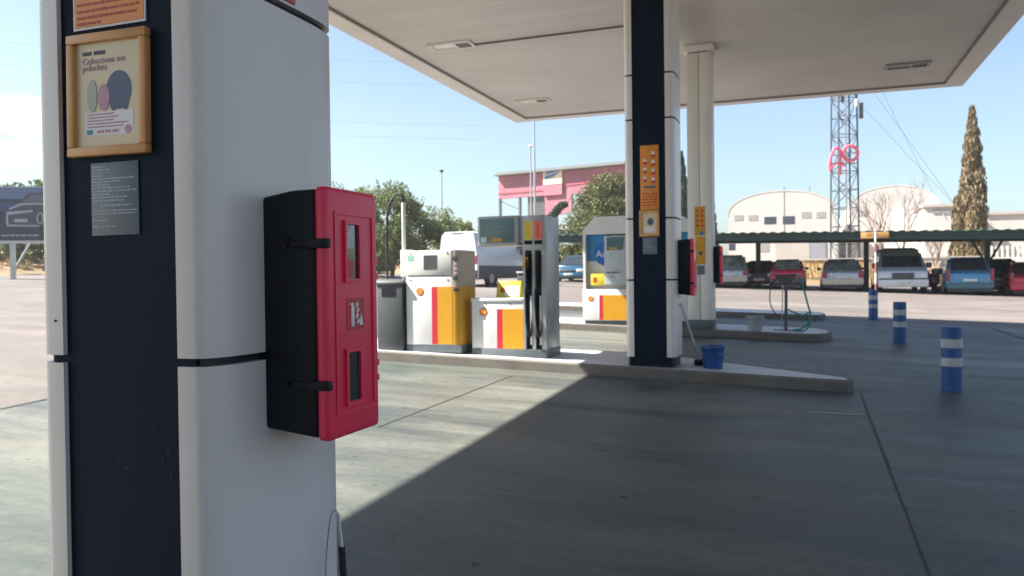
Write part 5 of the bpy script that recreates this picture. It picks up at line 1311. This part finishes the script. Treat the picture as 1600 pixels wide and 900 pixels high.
obj('blue_stripe', prism(bmesh.new(), [(pxl(854), pz_(288)), (pxl(868), pz_(285)), (pxl(876), pz_(279)), (pxl(854), pz_(283))], 'y', -0.32, -0.28), mat('teal_stripe', (0.05, 0.16, 0.3), 0.5), sg_)
obj('roof', prism(bmesh.new(), [(-0.3, zt0 + 0.05), (PL + 0.2, lin(PL) + 0.05), (PL + 0.2, lin(PL) + 0.35), (0.4, zt0 + 0.35)], 'y', -0.7, 7.0), greyroof, pk)
obj('side_boarding', B(PL - 0.3, 0.3, zb1, PL, 6.5, lin(PL) - 0.1), pinkd, pk)
for px in (780, 811): obj('leg', B(pxl(px) - 0.12, 0.05, -1, pxl(px) + 0.12, 0.29, zb1 - 0.002), towerst, pk)
obj('brace', tube(bmesh.new(), [(pxl(780), 0.2, zb1 - 0.2), (pxl(811), 0.2, pz_(330))], 0.05, 6), towerst, pk)
obj('dark_core', B(pxl(822), 0.32, -1, pxl(848), 3.0, zb1 - 0.004), greycab, pk)
obj('leg', B(PL - 0.5, 0.05, -1, PL - 0.2, 0.29, zb1 - 0.35), towerst, pk)

# --- lamp posts and tall pole
def lamp(px, pyt, pyb, D, label, head):
    q = at_D(px, pyb, D); zt_ = at_D(px, pyt, D).z; gq = ground(q.x, q.y)
    l_ = thing('street_lamp', label, 'street lamp', (q.x, q.y, gq))
    obj('post', tube(bmesh.new(), [(0, 0, 0), (0, 0, zt_ - gq)], [0.075, 0.045], 8), steel, l_)
    obj('lamp_head', lathe(bmesh.new(), [(0.05, -0.05), (0.14, 0.03), (0.17, 0.12), (0.08, 0.20), (0.02, 0.21)], 14, (0, 0, zt_ - gq)), head, l_)
lamp(691, 269, 350, 58, 'slender grey street lamp standing above the trees, left of the tall pole', dkgrey)
lamp(830, 231, 335, 56, 'street lamp with pale head beside the tall thin pole', lens_m)
q = at_D(836, 330, 52); zt_ = at_D(836, 150, 52).z; gq = ground(q.x, q.y)
tpz = thing('pole', 'tall thin pale grey pole in front of the pink building', 'pole', (q.x, q.y, gq))
obj('shaft', tube(bmesh.new(), [(0, 0, 0), (0, 0, zt_ - gq)], [0.085, 0.05], 10), steel, tpz)
obj('foot_plate', B(-0.2, -0.2, 0, 0.2, 0.2, 0.03), steel, tpz)

# --- billboard at the left
bp0 = at_ground(15, 437); BD = (bp0 - CAMP).dot(fwd)
L0 = at_D(-60, 292, BD + 0.3); L1 = at_D(88, 291, BD + 1.0)
bd = Vector((L1.x - L0.x, L1.y - L0.y, 0)); bl = bd.length; gz_ = ground(L0.x, L0.y)
bb = thing('billboard', 'roadside billboard with a dark car advert on steel legs at the left edge', 'billboard', (L0.x, L0.y, gz_), math.atan2(bd.y, bd.x))
zt_ = L0.z - gz_; zb_b = at_D(0, 376, BD + 0.6).z - gz_
print('billboard', bp0, BD, bl, zt_, zb_b)
obj('frame', B(-0.1, 0.0, zb_b - 0.12, bl + 0.1, 0.25, zt_ + 0.04), steel, bb)
ad = obj('advert', B(0, -0.03, zb_b, bl, 0.0, zt_), mat('dark_navy_print', (0.016, 0.022, 0.040), 0.4), bb)
hh = zt_ - zb_b
obj('sky_band', B(0, -0.035, zb_b + hh * 0.78, bl, -0.03, zt_), mat('pale_blue_print', (0.100, 0.145, 0.230), 0.4), ad)
obj('hill_band', prism(bmesh.new(), [(0, zb_b + hh * 0.6), (bl, zb_b + hh * 0.5), (bl, zb_b + hh * 0.6), (bl * 0.55, zb_b + hh * 0.7), (0, zb_b + hh * 0.779)], 'y', -0.036, -0.03), mat('mid_blue_print', (0.025, 0.060, 0.140), 0.4), ad)
def bu(px): return bl * (px + 60) / 148.0
def bv(py): return zb_b + hh * (376 - py) / (376 - 292)
carsil = [(10, 354), (75, 354), (86, 340), (86, 314), (72, 300), (44, 301), (30, 316), (12, 324), (7, 338)]
obj('car_body', prism(bmesh.new(), [(bu(x), bv(y)) for x, y in carsil], 'y', -0.040, -0.03), mat('charcoal_print', (0.045, 0.048, 0.066), 0.4), ad)
obj('car_glass', prism(bmesh.new(), [(bu(x), bv(y)) for x, y in [(36, 315), (47, 304), (72, 303), (82, 315)]], 'y', -0.043, -0.04), mat('dusk_print', (0.11, 0.10, 0.13), 0.3), ad)
pgp = mat('pale_grey_print', (0.30, 0.31, 0.35), 0.4)
obj('bonnet_line', prism(bmesh.new(), [(bu(13), bv(325)), (bu(32), bv(317)), (bu(84), bv(316)), (bu(84), bv(318.5)), (bu(34), bv(320)), (bu(14), bv(328))], 'y', -0.045, -0.04), pgp, ad)
obj('headlight_strip', prism(bmesh.new(), [(bu(9), bv(331)), (bu(50), bv(328)), (bu(50), bv(331)), (bu(9), bv(336))], 'y', -0.045, -0.04), pgp, ad)
obj('bumper_line', prism(bmesh.new(), [(bu(8), bv(336)), (bu(11), bv(336)), (bu(12), bv(351)), (bu(60), bv(352)), (bu(60), bv(354)), (bu(9), bv(353.5))], 'y', -0.0452, -0.04), pgp, ad)
obj('plate_print', B(bu(21), -0.045, bv(347), bu(42), -0.04, bv(342)), pgp, ad)
rg2 = [(bu(62) + 0.115 * math.cos(i * .3), bv(341) + 0.24 * math.sin(i * .3)) for i in range(22)]
obj('lamp_ring', tube(bmesh.new(), [(x, -0.042, z) for x, z in rg2], 0.03, 6), pgp, ad)
bm = lines_bm(bu(0), bu(62), bv(369), 0.07, -0.03, 77); obj('small_print', bm, pgp, ad)
for px in (15, -45, 72): obj('leg', B(bu(px) - 0.09, 0.05, -0.6, bu(px) + 0.09, 0.23, zb_b - 0.122), steel, bb)
obj('strut', tube(bmesh.new(), [(bu(40), 0.3, zb_b - 0.1), (bu(17), 0.3, bv(418))], 0.05, 6), steel, bb)

# ================================================================== TREES
def leaves(bm, centers, n, spread, size, flat=0.0, vertical=False):
    rnd = random
    for (cx, cy, cz_, cr_) in centers:
        for i in range(n):
            u = rnd.gauss(0, 1), rnd.gauss(0, 1), rnd.gauss(0, 1); l = math.sqrt(sum(k * k for k in u)) or 1
            r = cr_ * (rnd.random() ** 0.45)
            p = Vector((cx + u[0] / l * r, cy + u[1] / l * r, cz_ + u[2] / l * r * (1 - flat)))
            s = size * rnd.uniform(0.6, 1.4)
            if vertical: d1 = Vector((rnd.uniform(-.35, .35), rnd.uniform(-.35, .35), 1)).normalized() * s * 1.7; d2 = Vector((rnd.uniform(-1, 1), rnd.uniform(-1, 1), 0)).normalized() * s * 0.6
            else:
                d1 = Vector((rnd.uniform(-1, 1), rnd.uniform(-1, 1), rnd.uniform(-1, 1))).normalized() * s; d2 = d1.orthogonal().normalized() * s * 0.6
                d2 = Matrix.Rotation(rnd.uniform(0, 6.28), 3, d1) @ d2
            bm.faces.new([bm.verts.new(p - d1), bm.verts.new(p + d2 * 0.8), bm.verts.new(p + d1), bm.verts.new(p - d2 * 0.8)])
def limb(bm, a, b, r0, r1, k=4, j=0.1):
    a, b = Vector(a), Vector(b); L = (b - a).length
    pts = [a.lerp(b, i / k) + (Vector((random.uniform(-1, 1), random.uniform(-1, 1), random.uniform(-.4, .4))) * L * j * (0.5 if 0 < i < k else 0)) for i in range(k + 1)]
    tube(bm, pts, [r0 + (r1 - r0) * i / k for i in range(k + 1)], 7)
def tree(label, loc, h, rw_, m_, n_cl=26, per=170, size=0.13, base=0.25, group=None, ry=None, tr=0.14, up_bias=0.0):
    t_ = thing('tree', label, 'tree', loc, 0, group); ry = ry or rw_
    bm = bmesh.new(); limb(bm, (0, 0, -0.3), (0.1, 0.05, h * 0.45), tr, tr * 0.6)
    cl = []
    for i in range(n_cl):
        a_ = random.uniform(0, 6.28); zz = random.uniform(0, 1); k = math.sqrt(max(0.05, 1 - (2 * zz - 1) ** 2 * 0.85))
        rr2 = random.random() ** 0.5 * k
        x, y, z = rr2 * rw_ * math.cos(a_) * 0.85, rr2 * ry * math.sin(a_) * 0.85, h * (base + (0.93 - base) * zz)
        cl.append((x, y, z, random.uniform(0.22, 0.40) * min(rw_, h * 0.5)))
        if i < 12: limb(bm, (0.08, 0.03, h * random.uniform(0.22, 0.45)), (x * 0.9, y * 0.9, z), tr * 0.45, 0.02, 3)
    wisp = []
    for i in range(int(n_cl * 1.2)):      # wispy shoots beyond the outline
        c_2 = random.choice(cl); wisp.append((c_2[0] * 1.12 + random.uniform(-.3, .3), c_2[1] * 1.1, c_2[2] + random.uniform(0.1, 0.5) * c_2[3] + up_bias, c_2[3] * random.uniform(0.5, 0.9)))
    obj('trunk', bm, bark, t_)
    b2_ = bmesh.new(); leaves(b2_, cl, per, 1, size); leaves(b2_, wisp, max(12, per // 7), 1, size * 0.9); obj('crown', b2_, m_, t_, smooth=False)
    return t_
def at_tree(px, D):
    q = at_D(px, 430, D); return (q.x, q.y, ground(q.x, q.y) + 0.2)
def th(px, py, D):
    return at_D(px, py, D).z - at_tree(px, D)[2]
G1 = 'trees at the left edge of the lot'
tree('dense green tree right behind the red cabinet, left end of the row', at_tree(548, 47), th(548, 297, 47), 2.9, leaf_g, 40, 260, 0.092, 0.12, G1)
tree('bushy green tree behind the hose mast', at_tree(612, 46), th(612, 290, 46), 2.6, leaf_g, 40, 260, 0.092, 0.10, G1, up_bias=0.2)
tree('rounded green tree left of the white van', at_tree(662, 49), th(662, 318, 49), 2.4, leaf_g, 34, 260, 0.092, 0.08, G1)
tree('low pale green tree behind the white van', at_tree(722, 56), th(722, 344, 56), 3.0, leaf_g, 26, 150, 0.14, 0.1, G1)
tree('tall green tree hidden behind the nearest column and cabinet', at_tree(490, 46), th(490, 310, 46), 2.6, leaf_g, 24, 150, 0.14, 0.12, G1)
tree('small shrub like tree below the green trees by the hose mast', at_tree(580, 43), th(580, 372, 43), 1.6, leaf_g, 16, 130, 0.10, 0.05, G1)
tree('green tree behind the billboard, left one', at_tree(8, 47), th(8, 277, 47), 2.6, leaf_y, 26, 170, 0.14, 0.1, G1)
tree('green tree behind the billboard close to the nearest column', at_tree(58, 46), th(58, 286, 46), 2.2, leaf_g, 24, 170, 0.14, 0.1, G1)
tree('low dark tree under the billboard', at_tree(30, 44), th(30, 372, 44), 2.0, leaf_g, 20, 130, 0.13, 0.1, G1)
tree('broad olive green pine behind the additive dispenser', at_tree(945, 62), th(945, 279, 62), 3.3, leaf_y, 95, 330, 0.115, 0.08, tr=0.25)
tree('lower olive green tree behind the carport left end', at_tree(898, 56), th(898, 352, 56), 2.0, leaf_y, 22, 160, 0.12, 0.05)
tree('yellowish shrub tree behind the teal car', at_tree(892, 52), th(892, 384, 52), 1.9, leaf_y, 18, 130, 0.12, 0.05)
# leaning dark frond above the silver dispenser
fr_ = at_tree(872, 58); ff = thing('leaning_tree', 'dark leaning cypress tip above the tall silver dispenser', 'tree', fr_)
bm = bmesh.new(); hz_ = th(858, 345, 58); limb(bm, (0, 0, 0), (-0.3, 0, hz_ * 0.6), 0.09, 0.05); limb(bm, (-0.3, 0, hz_ * 0.6), (-0.1, 0, hz_), 0.05, 0.03); obj('trunk', bm, bark, ff)
b2_ = bmesh.new(); tipz = th(885, 320, 58); 
cl = [(-0.9 + 1.5 * i / 9, 0, hz_ - 0.5 + (tipz - hz_ + 0.5) * math.sin(i / 9 * 1.5), 0.42 - 0.02 * i) for i in range(10)] + [(-0.4, 0, hz_ * 0.8, 0.6), (-0.3, 0, hz_ * 0.65, 0.6), (-.2, 0, hz_ * .45, .6)]
leaves(b2_, cl, 150, 1, 0.11); obj('crown', b2_, leaf_d, ff, smooth=False)
def cypress(label, px, py, D, rw_, m_, n=150, per=60, size=0.16, base=0.02, tr=0.16, pw=0.62):
    l_ = at_tree(px, D); h = th(px, py, D); t_ = thing('cypress', label, 'tree', l_)
    bm = bmesh.new(); limb(bm, (0, 0, -0.3), (0, 0, h * 0.9), tr, 0.03, 4, 0.01); obj('trunk', bm, bark, t_)
    def rad(u): return rw_ * (min(1, u / 0.10) ** 0.4) * (1 - u) ** pw * 1.05 + 0.03
    cl = []
    for i in range(n):
        u = random.random() ** 0.85; a_ = random.uniform(0, 6.28); r_ = rad(u); k = random.uniform(0.45, 0.95)
        cl.append((r_ * k * math.cos(a_), r_ * k * math.sin(a_), h * (base + (1 - base) * u), max(0.10, r_ * random.uniform(0.28, 0.5))))
    for i in range(8): cl.append((0, 0, h * (0.93 + 0.008 * i), 0.12))
    b2_ = bmesh.new(); leaves(b2_, cl, per, 1, size, vertical=True, flat=-0.5)
    q = bmesh.new(); lathe(q, [(max(0.02, rad(i / 14) * 0.62), h * (base + (0.94 - base) * i / 14)) for i in range(15)], 14); merge(b2_, q)
    obj('crown', b2_, m_, t_, smooth=False)
cypress('tall brown half dead cypress behind the blue people carrier', 1520, 168, 52, 1.05, leaf_b, 420, 80, 0.085, tr=0.3, pw=0.66)
cypress('small brown cypress at the foot of the tall brown one', 1494, 312, 53, 0.5, leaf_b, 50, 50, 0.12)
cypress('dark green cypress just right of the middle column', 1066, 242, 64, 0.85, leaf_d, 120, 80, 0.14)
cypress('shorter dark green cypress left of the slim cream column', 1083, 300, 63, 0.7, leaf_g, 90, 70, 0.14)
cypress('dark green cypress right of the slim cream column', 1113, 305, 66, 0.62, leaf_d, 80, 70, 0.13)
def bare(label, px, py, D, sp, seed):
    random.seed(seed)
    l_ = at_tree(px, D); h = th(px, py, D); t_ = thing('bare_tree', label, 'tree', l_, 0, 'bare trees behind the carport'); bm = bmesh.new()
    def grow(p, d, L, r, lev):
        q = p + d * L; limb(bm, p, q, r, r * 0.6, 3, 0.08)
        if lev == 0: return
        for k in range(3):
            nd = (d + Vector((random.uniform(-1, 1) * sp, random.uniform(-1, 1) * sp, random.uniform(-0.2, 0.5)))).normalized()
            grow(p.lerp(q, random.uniform(0.55, 1.0)), nd, L * random.uniform(0.55, 0.75), r * 0.55, lev - 1)
    tr_ = bmesh.new(); limb(tr_, (0, 0, -0.3), (0, 0, h * 0.30), 0.13, 0.10); obj('trunk', tr_, palebark, t_)
    for k in range(4):
        grow(Vector((0, 0, h * 0.28)), Vector((random.uniform(-.5, .5), random.uniform(-.5, .5), 1)).normalized(), h * 0.34, 0.055, 3)
    obj('branches', bm, palebark, t_)
bare('bare grey twiggy tree left of the other, behind the camper van', 1378, 285, 54, 0.75, 3)
bare('bare grey twiggy tree right of the other, behind the camper van', 1410, 278, 55, 0.7, 11)
bare('low bare tree between the camper van and the brown cypress', 1462, 362, 50, 0.8, 5)
random.seed(21)
# overhead cables far left
for k, (y0, y1) in enumerate(((30, 40), (68, 74), (128, 136), (150, 158))):
    p0, p1 = at_D(-700, y0 - 30, 70), at_D(760, y1 + 60, 95)
    pts = [p0.lerp(p1, i / 10) - Vector((0, 0, 1.2 * math.sin(math.pi * i / 10))) for i in range(11)]
    cable('overhead_cable', pts, 0.008, towerst, 'thin overhead cable crossing the sky behind the nearest column', 'cable', 'overhead cables in the left sky', 4)

# ================================================================== GLARE VEIL
bm = B(-140, -60, -14, 140, 190, 40)  # thin scattering volume added to imitate lens glare over far things
hm = bpy.data.materials.new('glare_veil'); hm.use_nodes = True; t = hm.node_tree; t.nodes.clear()
o_ = t.nodes.new('ShaderNodeOutputMaterial'); v_ = t.nodes.new('ShaderNodeVolumePrincipled')
v_.inputs['Color'].default_value = (0.96, 0.97, 1.0, 1); v_.inputs['Density'].default_value = 0.0006; v_.inputs['Anisotropy'].default_value = 0.2
t.links.new(v_.outputs[0], o_.inputs['Volume'])
hz = obj('veil', bm, hm, smooth=False); tag(hz, 'thin pale added lens glare haze over the whole place', 'veil', kind='stuff')
